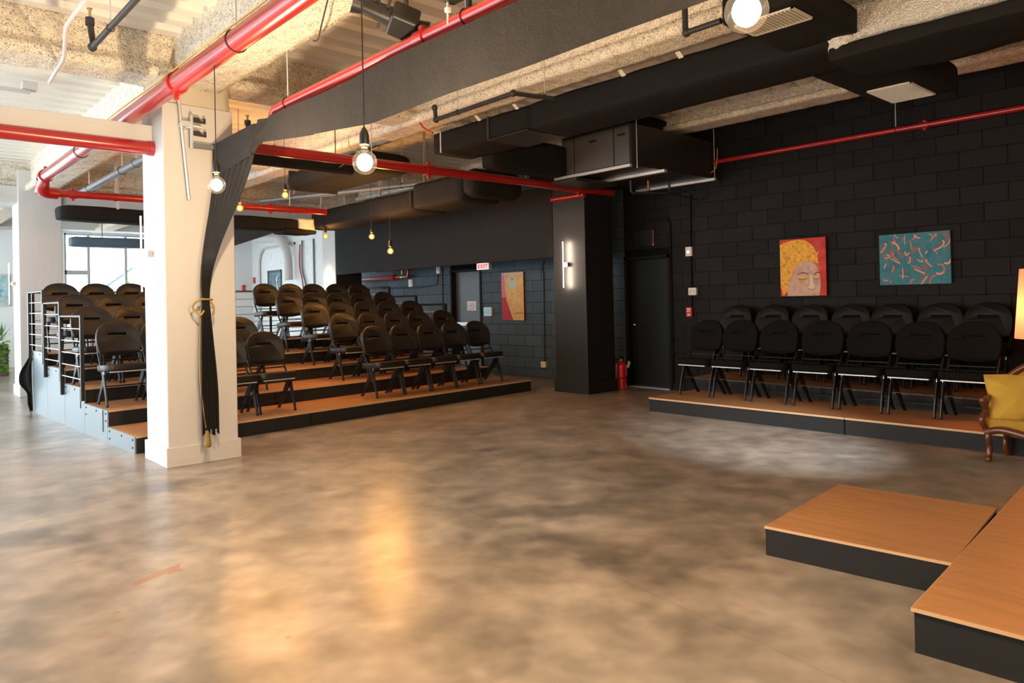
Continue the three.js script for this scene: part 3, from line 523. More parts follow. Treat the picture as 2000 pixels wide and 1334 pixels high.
for (const [x, z, y0] of [[6.4, -12.2, 3.17], [6.4, -10.2, 3.17], [6.4, -8.95, 3.24]]) single('hanger_strap', bx(x - 0.022, x + 0.022, y0, DECK, z - 0.004, z + 0.004), M.galv, 'galvanised flat strap holding the cloth duct over the risers', 'strap', 'duct straps over the risers');
for (const z of [-6.55, -5.9, -4.4, -3.75]) single('hanger_strap', new THREE.BoxGeometry(0.006, 0.72, 0.05).rotateZ(0.92).translate(5.20, 3.80, z), M.deck, 'cream strap slanting from the sprayed beam to the near cloth duct', 'strap', 'cream straps beside the near duct');
single('cable', tube([[1.93, 3.365, -1.5], [1.895, 3.335, -3.6], [1.93, 3.362, -4.4], [1.885, 3.325, -5.2], [1.93, 3.362, -6.4], [1.90, 3.345, -7.6], [1.94, 3.362, -8.6]], 0.007, 60, 6), M.yellowWire, 'yellow cable lying along the large red pipe', 'cable');
single('cable', tube([[2.30, 3.50, -4.2], [2.45, 3.44, -4.6], [2.62, 3.46, -5.0], [2.74, 3.56, -5.3]], 0.006, 30, 6), M.ironPipe, 'dark cable looping under the sprayed girder', 'cable');
single('cable', tube([[9.40, 3.62, -5.85], [9.40, 3.45, -5.86], [9.40, 3.30, -5.92], [9.40, 3.25, -6.2]], 0.008, 24, 6), M.orangeWire, 'orange flexible cable hooking down beside the air handler', 'cable');
single('cable', tube([[4.75, 3.62, -8.3], [4.6, 3.4, -8.0], [4.5, 3.25, -7.6], [4.2, 3.05, -7.55]], 0.005, 24, 6), M.greenWire, 'thin green wire sagging over the red sprinkler main', 'cable');
single('cable', tube([[4.95, 3.56, -7.0], [4.94, 3.48, -6.9], [4.95, 3.4, -6.75]], 0.012, 16, 6), M.redWire, 'short red cable dropping from the sprayed beam', 'cable');

// ---------------------------------------------------------------- ducts and air handler
function clothGeo(fn, a, b) { return triUV(new ParametricGeometry(fn, a, b)); }
function wrapped(x0, x1, y0, y1, z0, z1, r = 0.06, amp = 0.008, k = 0) {
  const sx = Math.max(6, Math.round((x1 - x0) / 0.12)), sz = Math.max(6, Math.round((z1 - z0) / 0.12)); let g = new RoundedBoxGeometry(x1 - x0, y1 - y0, z1 - z0, 5, r);
  const q = new THREE.BoxGeometry(x1 - x0, y1 - y0, z1 - z0, sx, 6, sz), p = q.attributes.position, h = [(x1 - x0) / 2 - r, (y1 - y0) / 2 - r, (z1 - z0) / 2 - r];
  for (let i = 0; i < p.count; i++) { const v = V3(p.getX(i), p.getY(i), p.getZ(i)), c = V3(clamp(v.x, -h[0], h[0]), clamp(v.y, -h[1], h[1]), clamp(v.z, -h[2], h[2])), d = v.clone().sub(c); if (d.length() > 1e-6) d.setLength(r); p.setXYZ(i, c.x + d.x, c.y + d.y, c.z + d.z); }
  q.translate((x0 + x1) / 2, (y0 + y1) / 2, (z0 + z1) / 2); g.dispose(); return join(rough(q, amp, 2.4, k));
}
{
  const g = thing('air_duct', 'long black cloth wrapped duct with a bare foil stretch', 'duct');
  part('wrapped_section', wrapped(5.5, 6.1, 3.335, 3.6, -7.5, -5.72, 0.02, 0.004), M.ductCloth, g);
  part('wrapped_section', wrapped(5.47, 6.14, 3.31, 3.615, -5.74, -2.35, 0.06, 0.008, 2), M.ductCloth, g);
  part('foil_section', join(rough(new THREE.BoxGeometry(0.6, 0.27, 3.9, 8, 5, 50).translate(5.8, 3.475, -0.42), 0.008, 5)), M.foil, g);
  part('cloth_sling', wrapped(5.46, 6.16, 3.20, 3.325, -2.45, 1.6, 0.04, 0.02, 5), M.ductCloth, g);
  part('loose_foil', join(rough(new THREE.IcosahedronGeometry(0.11, 4).scale(1.1, 0.7, 1.2).translate(5.56, 3.36, -2.36), 0.05, 14)), M.foil, g);
  part('end_flange', join(bx(5.488, 5.499, 3.335, 3.6, -7.34, -7.32)), M.galv, g); part('joint_flange', join([bx(5.487, 5.5, 3.33, 3.605, -6.43, -6.40), bx(5.487, 6.1, 3.324, 3.334, -6.43, -5.75)]), M.unit, g);
  const bl = part('branch_duct', wrapped(4.55, 5.5, 3.36, 3.56, -2.78, -2.22, 0.03, 0.006, 1), M.ductCloth, g), brr = part('branch_duct', wrapped(6.1, 7.85, 3.36, 3.62, -2.95, -2.25, 0.05, 0.006, 4), M.ductCloth, g);
  const grille = (x0, x1, z0, z1, parent) => { const f = part('grille', join([bx(x0, x1, 3.35, 3.36, z0, z0 + 0.015), bx(x0, x1, 3.35, 3.36, z1 - 0.015, z1), bx(x0, x0 + 0.015, 3.35, 3.36, z0, z1), bx(x1 - 0.015, x1, 3.35, 3.36, z0, z1)]), M.plastic, parent); return f; };
  const gl = (x0, x1, z0, z1, parent) => { grille(x0, x1, z0, z1, parent); part('grille_back', join(bx(x0 + 0.01, x1 - 0.01, 3.3585, 3.3615, z0 + 0.01, z1 - 0.01)), M.plastic, parent); const n = 16, along = x1 - x0 > z1 - z0; for (let i = 0; i < n; i++) { const k = (i + 0.5) / n; const s = along ? bx(-0.012, 0.012, -0.002, 0.002, z0 + 0.015, z1 - 0.015) : bx(x0 + 0.015, x1 - 0.015, -0.002, 0.002, -0.012, 0.012); if (along) s.rotateZ(0.6).translate(x0 + (x1 - x0) * k, 3.352, 0); else s.rotateX(0.6).translate(0, 3.352, z0 + (z1 - z0) * k); part('grille_slat', join(s), M.plastic, parent); } };
  gl(4.60, 4.90, -2.72, -2.28, bl); gl(7.08, 7.72, -2.82, -2.42, brr);
}
{
  const g = thing('air_duct', 'long black cloth duct hanging over the five-tier riser', 'duct');
  part('wrapped_section', wrapped(6.3, 6.95, 2.84, 3.19, -12.46, -9.1, 0.07, 0.012, 1), M.ductCloth, g); part('wrapped_section', wrapped(6.28, 6.98, 2.86, 3.26, -9.12, -7.9, 0.06, 0.006, 4), M.ductCloth, g); part('wrapped_section', wrapped(6.26, 7.2, 2.90, 3.3, -7.95, -7.62, 0.14, 0.006, 6), M.ductCloth, g);
  part('seam_strap', join(bx(6.288, 6.30, 2.9, 3.18, -9.2, -9.17)), M.rubber, g);
}
{
  const g = thing('air_duct', 'black cloth duct with a bare foil end behind the white column', 'duct');
  part('wrapped_section', wrapped(2.28, 6.0, 2.80, 3.02, -12.72, -12.28, 0.06, 0.014, 2), M.ductCloth, g); part('foil_end', join(rough(new THREE.BoxGeometry(0.3, 0.2, 0.42, 8, 6, 8).translate(6.15, 2.93, -12.5), 0.012, 12)), M.foil, g);
  part('cloth_flap', wrapped(5.7, 6.34, 2.74, 2.84, -12.75, -12.25, 0.04, 0.03, 8), M.ductCloth, g);
}
{
  const g = thing('air_duct', 'short rounded cloth duct hung beyond the round bulb', 'duct');
  part('body', wrapped(4.95, 5.75, 3.22, 3.50, -10.6, -8.3, 0.12, 0.006, 3), M.ductCloth, g); part('end_band', join(wrapped(4.94, 5.76, 3.21, 3.51, -10.45, -10.42, 0.012, 0)), M.rubber, g);
}
single('air_duct', [rod([3.0, 3.24, -8.55], [4.93, 3.24, -8.55], 0.075, 20), rod([3.3, 3.3, -8.55], [3.3, DECK, -8.55], 0.006, 6), rod([4.7, 3.3, -8.55], [4.7, DECK, -8.55], 0.006, 6)], M.ductCloth, 'slim round black duct running just behind the red sprinkler main', 'duct');
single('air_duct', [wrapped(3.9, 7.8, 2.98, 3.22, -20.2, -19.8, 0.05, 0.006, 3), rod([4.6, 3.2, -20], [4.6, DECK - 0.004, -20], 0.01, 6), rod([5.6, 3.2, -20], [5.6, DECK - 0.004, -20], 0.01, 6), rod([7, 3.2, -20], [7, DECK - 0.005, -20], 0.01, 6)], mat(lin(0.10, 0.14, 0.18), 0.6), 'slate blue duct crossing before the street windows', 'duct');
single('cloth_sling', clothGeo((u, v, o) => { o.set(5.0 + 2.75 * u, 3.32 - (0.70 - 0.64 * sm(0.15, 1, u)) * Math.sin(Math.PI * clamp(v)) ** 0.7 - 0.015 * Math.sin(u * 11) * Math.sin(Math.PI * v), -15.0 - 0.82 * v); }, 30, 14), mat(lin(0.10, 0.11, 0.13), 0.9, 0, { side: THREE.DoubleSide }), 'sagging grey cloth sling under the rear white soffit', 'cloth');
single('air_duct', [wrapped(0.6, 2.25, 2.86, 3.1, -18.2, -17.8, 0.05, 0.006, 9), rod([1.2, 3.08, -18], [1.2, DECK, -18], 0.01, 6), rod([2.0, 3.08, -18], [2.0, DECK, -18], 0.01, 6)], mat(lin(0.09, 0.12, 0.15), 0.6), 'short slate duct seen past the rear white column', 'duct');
{
  const g = thing('air_handler', 'dark suspended air handling unit with access panels', 'air handler'), x = 7.55;
  part('casing', rbx(x, 9.5, 3.2, 3.75, -7.25, -5.97, 0.01), M.unit, g);
  for (const [z0, z1] of [[-7.22, -6.98], [-6.96, -6.26], [-6.24, -5.99]]) { const p = part('access_panel', rbx(x - 0.012, x + 0.002, 3.23, 3.72, z0, z1, 0.004), M.unitPanel, g); if (z1 > -6.9) part('handle', rbx(x - 0.03, x - 0.012, 3.60, 3.63, (z0 + z1) / 2 - 0.06, (z0 + z1) / 2 + 0.06, 0.005), M.blackPlastic, p); }
  part('cloth_drape', wrapped(6.16, 7.52, 3.19, 3.63, -7.36, -7.08, 0.05, 0.012, 3), M.ductCloth, g); part('upper_duct', rbx(7.7, 9.55, 3.75, 4.02, -7.15, -6.3, 0.02), M.ductCloth, g);
  part('plenum', bx(7.75, 9.2, 3.24, 3.7, -8.1, -7.25), M.ductCloth, g);
  for (const xs of [8.2, 9.42]) part('support_rail', rbx(xs - 0.035, xs + 0.035, 3.16, 3.20, -7.35, -5.9, 0.004), M.galv, g);
  part('front_rail', rbx(x - 0.03, x + 0.02, 3.175, 3.215, -7.35, -5.97, 0.004), M.galv, g);
  part('drain_tray', rbx(7.5, 8.4, 3.12, 3.17, -7.40, -6.9, 0.01), M.unit, g);
  for (const [px, pz] of [[7.62, -5.93], [9.44, -5.93]]) part('hanger_rod', rod([px, 3.16, pz], [px, DECK, pz], 0.007, 6), M.galv, g);
}
{
  const g = thing('drain_pipe', 'small black drain pipe looped under the air handler', 'pipe');
  part('run', bentTube([[8.35, 3.16, -6.62], [8.35, 2.98, -6.62], [8.9, 2.99, -6.35], [8.9, 3.15, -6.35]], 0.018, 0.05, 8), M.ironPipe, g); part('rail', rod([8.9, 2.99, -6.35], [9.55, 2.93, -6.3], 0.012), M.ironPipe, g); part('valve_tag', rod([8.6, 3.16, -6.5], [8.6, 3.02, -6.5], 0.02), M.copper, g);
}
{ // black bulkhead hung in front of the dark wall
  const g = thing('bulkhead', 'large black hanging bulkhead over the risers', 'bulkhead');
  part('front_panel', wrapped(8.36, 8.42, 2.145, 3.3, -15.28, -8.24, 0.02, 0.006, 5), phys(lin(0.018, 0.0175, 0.018), 0.8, { specularIntensity: 0.3, bumpMap: rep(cloudBump, 0.7), bumpScale: 0.006 }), g);
  part('top_cover', bx(8.42, 9.58, 3.25, 3.3, -15.28, -8.24), M.black, g);
  for (const z of [-8.6, -12, -15]) part('hanger_rod', rod([8.45, 3.3, z], [8.45, DECK, z], 0.008, 6), M.galv, g);
}

// ---------------------------------------------------------------- valance, curtain and their hardware
const valBottom = (z) => z > -4.2 ? 2.662 : z > -5.95 ? 2.662 + 0.172 * (-4.2 - z) / 1.75 : 2.70 + 0.06 * sm(-7.03, -5.95, z);
{
  const g = thing('curtain_valance', 'long black cloth valance stretched from the white column', 'valance');
  part('cloth_strip', clothGeo((u, v, o) => {
    const z = 2.4 - 9.43 * u, y = 3.02 + (valBottom(z) - 3.02) * v, ga = Math.exp(-(((z + 5.95) / 0.16) ** 2));
    o.set(2.563 + 0.03 * ga * Math.sin(v * 9 + z * 30) + 0.006 * Math.sin(z * 5.1 + v * 3) + 0.012 * v * Math.sin(z * 2.3) * (z < -5 ? 1.6 : 0.5), y + (v < 0.02 ? 0.01 * Math.sin(z * 3) : 0), z);
  }, 240, 14), M.cloth, g);
  part('batten', rod([2.605, 3.0, 2.4], [2.605, 3.0, -7.06], 0.018, 10), M.ironPipe, g);
}
{
  const g = thing('stage_curtain', 'black curtain gathered with a gold rope before the white column', 'curtain');
  part('drape', clothGeo((u, v, o) => {
    const y = 2.93 - 2.63 * v + (v > 0.97 ? -0.03 * Math.sin(u * 20) * (v - 0.97) / 0.03 : 0), k = sm(0, 0.50, v), tie = Math.exp(-(((v - 0.53) / 0.06) ** 2)), low = sm(0.53, 0.9, v);
    const w = 0.088 - 0.02 * tie + 0.07 * low, cx = 2.455 + 0.02 * low, a = u - 0.5, fold = Math.sin(u * Math.PI * 2 * 7);
    const hx = cx + a * w + 0.006 * Math.cos(u * 44), hz = -6.985 + fold * (0.022 - 0.006 * tie) + 0.02, top = 1 - k, tz = -7.02 + 0.98 * u, tx = 2.575 + 0.022 * fold * (0.5 + v * 4);
    o.set(tx * top + hx * k, y, tz * top + hz * k);
  }, 110, 70), M.cloth, g);
  const t = part('tie_rope', [new THREE.TorusGeometry(0.06, 0.011, 8, 28).scale(1, 0.5, 0.8).rotateX(Math.PI / 2.2).translate(2.455, 1.54, -6.965), tube([[2.43, 1.55, -6.93], [2.36, 1.52, -6.95], [2.345, 1.46, -6.98], [2.40, 1.40, -6.95], [2.43, 1.44, -6.93]], 0.009, 40, 8), tube([[2.48, 1.53, -6.92], [2.515, 1.47, -6.93], [2.52, 1.40, -6.95]], 0.009, 16, 8)], M.rope, g);
  part('rope_tail', [tube([[2.42, 1.47, -6.99], [2.412, 1.2, -7.0], [2.405, 0.8, -7.0], [2.43, 0.35, -6.95]], 0.007, 30, 6)], M.rope, t);
  part('tassel', lathe([[0.002, 0.0], [0.03, 0.005], [0.034, 0.04], [0.022, 0.1], [0.024, 0.125], [0.012, 0.15], [0.002, 0.16]], 16).translate(2.44, 0.17, -6.94), M.rope, g);
}
{
  const g = thing('curtain_bracket', 'galvanised bracket with two dark hooked shapes on the white column', 'bracket');
  const hook = (y, x0) => { const s = new THREE.Shape(); s.moveTo(x0, y); s.lineTo(x0 + 0.125, y - 0.006); s.lineTo(x0 + 0.125, y + 0.045); s.lineTo(x0 + 0.10, y + 0.045); s.lineTo(x0 + 0.104, y + 0.022); s.lineTo(x0 + 0.085, y + 0.016); s.lineTo(x0 + 0.062, y + 0.045); s.lineTo(x0, y + 0.045); return new THREE.ExtrudeGeometry(s, { depth: 0.006, bevelEnabled: false }).translate(0, 0, -7.02); };
  part('upright', rbx(2.362, 2.384, 2.95, 3.26, -7.03, -6.995, 0.003), M.galv, g); part('dark_hook_shape', join(hook(3.20, 2.38)), M.ironPipe, g); part('dark_hook_shape', join(hook(3.075, 2.385)), M.ironPipe, g);  // upright bar and two dark hooked outlines set before the column face
  part('arm', rbx(2.375, 2.585, 2.962, 3.0, -7.06, -6.99, 0.004), M.greyPipe, g); part('clamp', [rbx(2.28, 2.37, 3.15, 3.20, -7.07, -7.0, 0.006), rod([2.27, 3.17, -7.02], [2.46, 3.155, -7.0], 0.012)], M.galv, g); part('mount', rbx(2.33, 2.38, 3.14, 3.21, -7.122, -7.03, 0.004), M.galv, g);
}
single('support_rod', rod([2.262, 3.55, -7.04], [2.354, 2.475, -7.05], 0.013, 10), M.galv, 'slim galvanised rod leaning down the face of the white column', 'rod');
function stageLight(name, label, pos, aim, cat = 'stage light', extraRot = 0) {
  const g = thing(name, label, cat, pos);
  const q = new THREE.Quaternion().setFromUnitVectors(V3(0, 0, 1), V3(...aim).normalize()), body = new THREE.Group(); 
  const A = (n, geo, m) => { const geo2 = join(geo); geo2.applyQuaternion(q); return part(n, geo2, m, g); };
  A('barrel', [new THREE.CylinderGeometry(0.055, 0.065, 0.2, 18).rotateX(Math.PI / 2).translate(0, 0, 0.10), new THREE.CylinderGeometry(0.075, 0.06, 0.06, 18).rotateX(Math.PI / 2).translate(0, 0, 0.23)], M.blackPlastic);
  A('lamp_housing', [rbx(-0.085, 0.085, -0.08, 0.08, -0.16, 0.02, 0.02), new THREE.CylinderGeometry(0.05, 0.07, 0.08, 14).rotateX(Math.PI / 2).translate(0, 0, -0.19)], M.blackPlastic); A('lens', new THREE.CylinderGeometry(0.062, 0.062, 0.008, 18).rotateX(Math.PI / 2).translate(0, 0, 0.262), M.foil); A('shutter_handle', [bx(0.06, 0.12, -0.006, 0.006, 0.04, 0.06), bx(-0.12, -0.06, -0.006, 0.006, 0.06, 0.08)], M.ironPipe);
  part('yoke', [rbx(-0.11, -0.1, 0, 0.2, -0.02, 0.02, 0.003), rbx(0.1, 0.11, 0, 0.2, -0.02, 0.02, 0.003), rbx(-0.11, 0.11, 0.19, 0.2, -0.02, 0.02, 0.003)], M.ironPipe, g); part('clamp', [rbx(-0.025, 0.025, 0.2, 0.27, -0.02, 0.02, 0.006)], M.ironPipe, g);
  return g;
}
stageLight('stage_light', 'black theatre spotlight clamped beside the red pipe', [2.60, 3.30, -3.95], [-0.75, 0.28, -0.35]);
{
  const g = thing('pipe_clamp', 'black angled pipe clamp over the red pipe and valance', 'clamp'); part('arm', [rbx(2.60, 2.68, 3.23, 3.26, -3.42, -3.26, 0.006), rbx(2.655, 2.685, 3.02, 3.25, -3.29, -3.25, 0.006)], M.blackPlastic, g); part('bolt', rod([2.62, 3.1, -3.40], [2.62, 3.36, -3.40], 0.008), M.galv, g); part('nut', rbx(2.605, 2.635, 3.17, 3.2, -3.415, -3.385, 0.004), M.plastic, g);
}
{ // spotlight over the aisle, out of the picture, whose cool pool lies on the floor
  const at = [4.4, 3.4, -0.4], to = [6.72, 0, -3.75], g = stageLight('stage_light', 'black theatre spotlight aimed at the floor before the two-tier riser', at, to.map((c, i) => c - at[i]));
  const d = V3(...to).sub(V3(...at)).normalize(), l = new THREE.SpotLight(lin(0.80, 0.90, 1.0), SPOT_CD, 0, 0.27, 0.9, 2); l.position.copy(d.clone().multiplyScalar(0.29)); l.target.position.set(to[0] - at[0], to[1] - at[1], to[2] - at[2]); l.castShadow = true; l.shadow.radius = 3; l.name = 'spot_beam'; g.add(l, l.target);
}

// ---------------------------------------------------------------- pendant bulbs, wall rods, floor lamp
function pendant(label, pos, R, top, core, glass, color, cd, group) {
  const g = thing('pendant_bulb', label, 'pendant light', pos, 0, group), prof = [];
  for (let i = 0; i <= 22; i++) { const a = Math.PI * (1 - i / 22 * 0.88); prof.push([Math.max(0.0005, R * Math.sin(a)), R * Math.cos(a)]); }
  prof.push([R * 0.27, R * 1.10], [R * 0.24, R * 1.25]);
  const b = part('glass_globe', lathe(prof, 28), glass, g); b.castShadow = false;
  part('filament', new THREE.SphereGeometry(R * 0.66, 18, 12).scale(1, 1.1, 1), core, g);
  part('cap', lathe([[R * 0.25, R * 1.2], [R * 0.25, R * 1.45], [0.001, R * 1.46]], 16), M.brass, g);
  part('socket', lathe([[0.001, R * 1.4], [0.022, R * 1.4], [0.025, R * 1.45], [0.024, R * 1.45 + 0.05], [0.015, R * 1.45 + 0.075], [0.005, R * 1.45 + 0.09]], 14), M.blackPlastic, g);
  part('cord', rod([0, R * 1.45 + 0.085, 0], [0, top - pos[1], 0], 0.0035, 6), M.blackPlastic, g);
  lampLight(color, cd, 0, 0, 0, g, R * 0.5 / 0.02);
  return g;
}
const WARM = lin(1, 0.78, 0.55), AMBER = lin(1, 0.68, 0.36);
const globeGroup = 'globe bulbs hung from the large red pipe';
pendant('large clear globe bulb hanging close to the white column', [1.955, 2.345, -5.285], 0.0625, 3.2, M.globeCore, M.bulbGlass, WARM, GLOBE_CD, globeGroup);
pendant('large clear globe bulb hanging before the red sprinkler main', [1.945, 2.19, -3.24], 0.0625, 3.2, M.globeCore, M.bulbGlass, WARM, GLOBE_CD, globeGroup);
pendant('large clear globe bulb before the foil covered duct', [1.93, 2.295, -1.095], 0.0625, 3.2, M.globeCore, M.bulbGlass, WARM, GLOBE_CD, globeGroup);
pendant('large clear globe bulb over the open floor', [1.94, 2.25, 1.1], 0.0625, 3.2, M.globeCore, M.bulbGlass, WARM, GLOBE_CD, globeGroup);
const ag = 'small amber bulbs over the risers';
for (const [x, y, z, top, l] of [[4.29, 2.93, -9.17, DECK + 0.03, 'small amber bulb hanging below the slim round duct'], [3.84, 2.77, -9.57, DECK + 0.03, 'small amber bulb peeking past the edge of the black curtain'], [6.34, 2.69, -11.95, 2.88, 'small dim bulb on a tan socket beside the foil duct end'], [5.98, 2.5, -9.8, DECK + 0.03, 'small amber bulb glowing before the bulkhead, the higher of two'], [5.72, 2.21, -8.88, 3.25, 'small amber bulb glowing before the bulkhead, the lower of two']]) pendant(l, [x, y, z], 0.0475, top, M.amberCore, M.amberGlass, AMBER, /dim/.test(l) ? AMBER_CD * 0.35 : AMBER_CD, ag);
function sconce(label, pos, dir, h = 0.36) { // dir: away from the column face along -x
  const g = thing('wall_rod_lamp', label, 'wall lamp', pos, 0, 'glowing rod lamps on the columns');
  part('mount', rbx(-0.05, 0.0, -0.035, 0.035, -0.05, 0.05, 0.004), M.greyPipe, g); part('arm', rod([-0.05, 0, 0], [-0.095, 0, 0], 0.012), M.chrome, g);
  part('glow_rod', rod([-0.095, -h, 0], [-0.095, h, 0], 0.0075, 12), M.rodGlow, g);
  const a = new THREE.RectAreaLight(lin(1, 0.80, 0.60), SCONCE_CD * 8 / (0.02 * 2 * h) / Math.PI, 0.02, 2 * h); a.position.set(-0.082, 0, 0); a.rotation.y = -Math.PI / 2; a.name = 'rod_light'; g.add(a);
}
sconce('slim glowing rod lamp on the black column', [8.37, 2.01, -7.93]);
sconce('slim glowing rod lamp on the white column beside the curtain', [2.15, 1.99, -7.50]);
sconce('slim glowing rod lamp on the column behind the top row of chairs', [8.37, 1.86, -15.66]);
sconce('slim glowing rod lamp on the white column behind the railings', [2.15, 1.95, -15.3]);
{
  const g = thing('floor_lamp', 'floor lamp with a tall pleated orange glowing shade behind the yellow sofa', 'lamp', [8.067, 0.178, -1.69]);
  const s = new THREE.Shape(); part('base', lathe([[0.001, 0], [0.15, 0], [0.15, 0.015], [0.03, 0.03], [0.012, 0.05], [0.012, 0.9], [0.001, 0.9]], 24), M.ironPipe, g);
  const prof = new ParametricGeometry((u, v, o) => { const a = u * Math.PI * 2, R = (0.225 - 0.05 * v) * (1 + 0.012 * Math.sin(u * Math.PI * 2 * 60)); o.set(R * Math.cos(a), 0.84 + 0.64 * v, R * Math.sin(a)); }, 240, 6);
  part('pleated_shade', prof, phys(lin(0.92, 0.50, 0.34), 0.9, { transmission: 0.5, thickness: 0, side: THREE.DoubleSide }), g); part('bulb', new THREE.SphereGeometry(0.04, 14, 10).translate(0, 1.12, 0), mat(0, 1, 0, { emissive: lin(1, 0.45, 0.18), emissiveIntensity: 6 }), g); lampLight(lin(1, 0.42, 0.16), LAMP_CD, 0, 1.12, 0, g, 2);
}

// ---------------------------------------------------------------- pictures on the walls


function picture(name, label, zc, yc, w, h, tex, edge) { // flat print facing -x on a wooden stretcher
  const g = thing(name, label, 'painting', [XR - 0.002, yc, zc], -Math.PI / 2);
  part('stretcher', rbx(-w / 2, w / 2, -h / 2, h / 2, 0, 0.04, 0.003), edge, g);
  const pl = new THREE.PlaneGeometry(w - 0.004, h - 0.004).translate(0, 0, 0.0408); part('painted_canvas', pl, mat(0xffffff, 0.7, 0, { map: tex }), g);
}
const goldFace = canvasTex(512, 640, (c, W, H) => {
  c.fillStyle = '#c8321e'; c.fillRect(0, 0, W, H);
  for (let i = 0; i < 160; i++) { c.fillStyle = ['rgba(230,80,40,.14)', 'rgba(150,20,20,.14)', 'rgba(200,90,120,.12)'][i % 3]; c.beginPath(); c.ellipse(rr(250, W), rr(0, H), rr(10, 60), rr(10, 50), rnd() * 3, 0, 7); c.fill(); }
  c.fillStyle = '#cfa797'; c.beginPath(); c.ellipse(260, 520, 190, 300, 0.05, 0, 7); c.fill();
  for (let i = 0; i < 220; i++) { c.fillStyle = ['rgba(225,180,140,.16)', 'rgba(150,120,140,.14)', 'rgba(215,110,70,.12)', 'rgba(240,205,160,.14)'][i % 4]; c.beginPath(); c.ellipse(rr(110, 430), rr(250, H), rr(10, 44), rr(8, 34), rnd() * 3, 0, 7); c.fill(); }
  c.fillStyle = '#eba632'; c.beginPath(); c.moveTo(0, 60); c.quadraticCurveTo(90, 10, 230, 10); c.quadraticCurveTo(420, 40, 428, 290); c.quadraticCurveTo(300, 210, 190, 300); c.quadraticCurveTo(120, 380, 90, 560); c.lineTo(30, 640); c.lineTo(0, 520); c.fill();
  for (let i = 0; i < 700; i++) { const x = rr(2, 420), y = rr(20, 560); const inside = y < 300 - 60 * Math.sin((x - 60) / 120) || x < 120 - (y - 400) * 0.15; if (!inside || (x > 300 && y < 40 + (x - 300) * 0.9)) continue; c.strokeStyle = ['#8f5212', '#ffc94a', '#f0ac30', '#ffdb70'][i % 4]; c.lineWidth = rr(2, 5); c.beginPath(); c.arc(x, y, rr(5, 12), rnd() * 6, rnd() * 6 + 3.5); c.stroke(); }
  c.lineCap = 'round'; c.strokeStyle = '#5d4a44'; c.lineWidth = 11; c.beginPath(); c.moveTo(196, 402); c.quadraticCurveTo(256, 362, 316, 402); c.stroke(); c.beginPath(); c.moveTo(380, 412); c.quadraticCurveTo(410, 372, 440, 392); c.stroke();
  c.fillStyle = '#e0b552'; c.beginPath(); c.ellipse(256, 436, 46, 20, 0.05, 0, 7); c.fill(); c.beginPath(); c.ellipse(410, 436, 34, 18, 0, 0, 7); c.fill();
  c.strokeStyle = '#54403a'; c.lineWidth = 6; c.beginPath(); c.moveTo(206, 448); c.quadraticCurveTo(256, 470, 304, 446); c.stroke(); c.beginPath(); c.moveTo(378, 450); c.quadraticCurveTo(410, 466, 442, 448); c.stroke();
  c.fillStyle = '#e6c9a6'; c.beginPath(); c.moveTo(336, 410); c.lineTo(352, 410); c.lineTo(384, 556); c.quadraticCurveTo(350, 590, 306, 552); c.quadraticCurveTo(338, 540, 336, 410); c.fill(); c.strokeStyle = '#7c5a50'; c.lineWidth = 6; c.beginPath(); c.moveTo(308, 556); c.quadraticCurveTo(350, 590, 386, 556); c.stroke();
});
picture('wall_painting', 'portrait painting of a serene face with golden curls on red', -4.685, 1.833, 0.645, 0.78, goldFace, mat(lin(0.10, 0.02, 0.015), 0.7));
const coral = canvasTex(640, 512, (c, W, H) => { // plain stand-in: loose coral strokes on teal
  c.fillStyle = '#2f7f8c'; c.fillRect(0, 0, W, H);
  for (let i = 0; i < 260; i++) { c.fillStyle = ['rgba(30,120,135,.3)', 'rgba(70,140,150,.25)', 'rgba(40,95,120,.25)', 'rgba(190,95,95,.14)'][i % 4]; c.beginPath(); c.ellipse(rr(0, W), rr(0, H), rr(14, 60), rr(8, 36), rnd() * 3, 0, 7); c.fill(); }
  for (let i = 0; i < 30; i++) { c.fillStyle = 'rgba(205,90,80,.30)'; c.beginPath(); c.ellipse(rr(20, W - 20), rr(20, H - 20), rr(14, 46), rr(10, 30), rnd() * 3, 0, 7); c.fill(); }
  c.lineCap = 'round'; for (let i = 0; i < 36; i++) { const x = 60 + (i % 9) * 65 + rr(-20, 20), y = 60 + Math.floor(i / 9) * 125 + rr(-40, 40); c.strokeStyle = ['#e58a72', '#d96a58', '#eea089'][i % 3]; c.lineWidth = rr(7, 17); c.beginPath(); c.moveTo(x, y); c.quadraticCurveTo(x + rr(-70, 70), y + rr(-50, 50), x + rr(-80, 80), y + rr(-90, 90)); c.stroke(); }
});
picture('wall_painting', 'landscape canvas of coral strokes on teal', -3.288, 1.87, 0.80, 0.626, coral, mat(lin(0.05, 0.12, 0.14), 0.7));
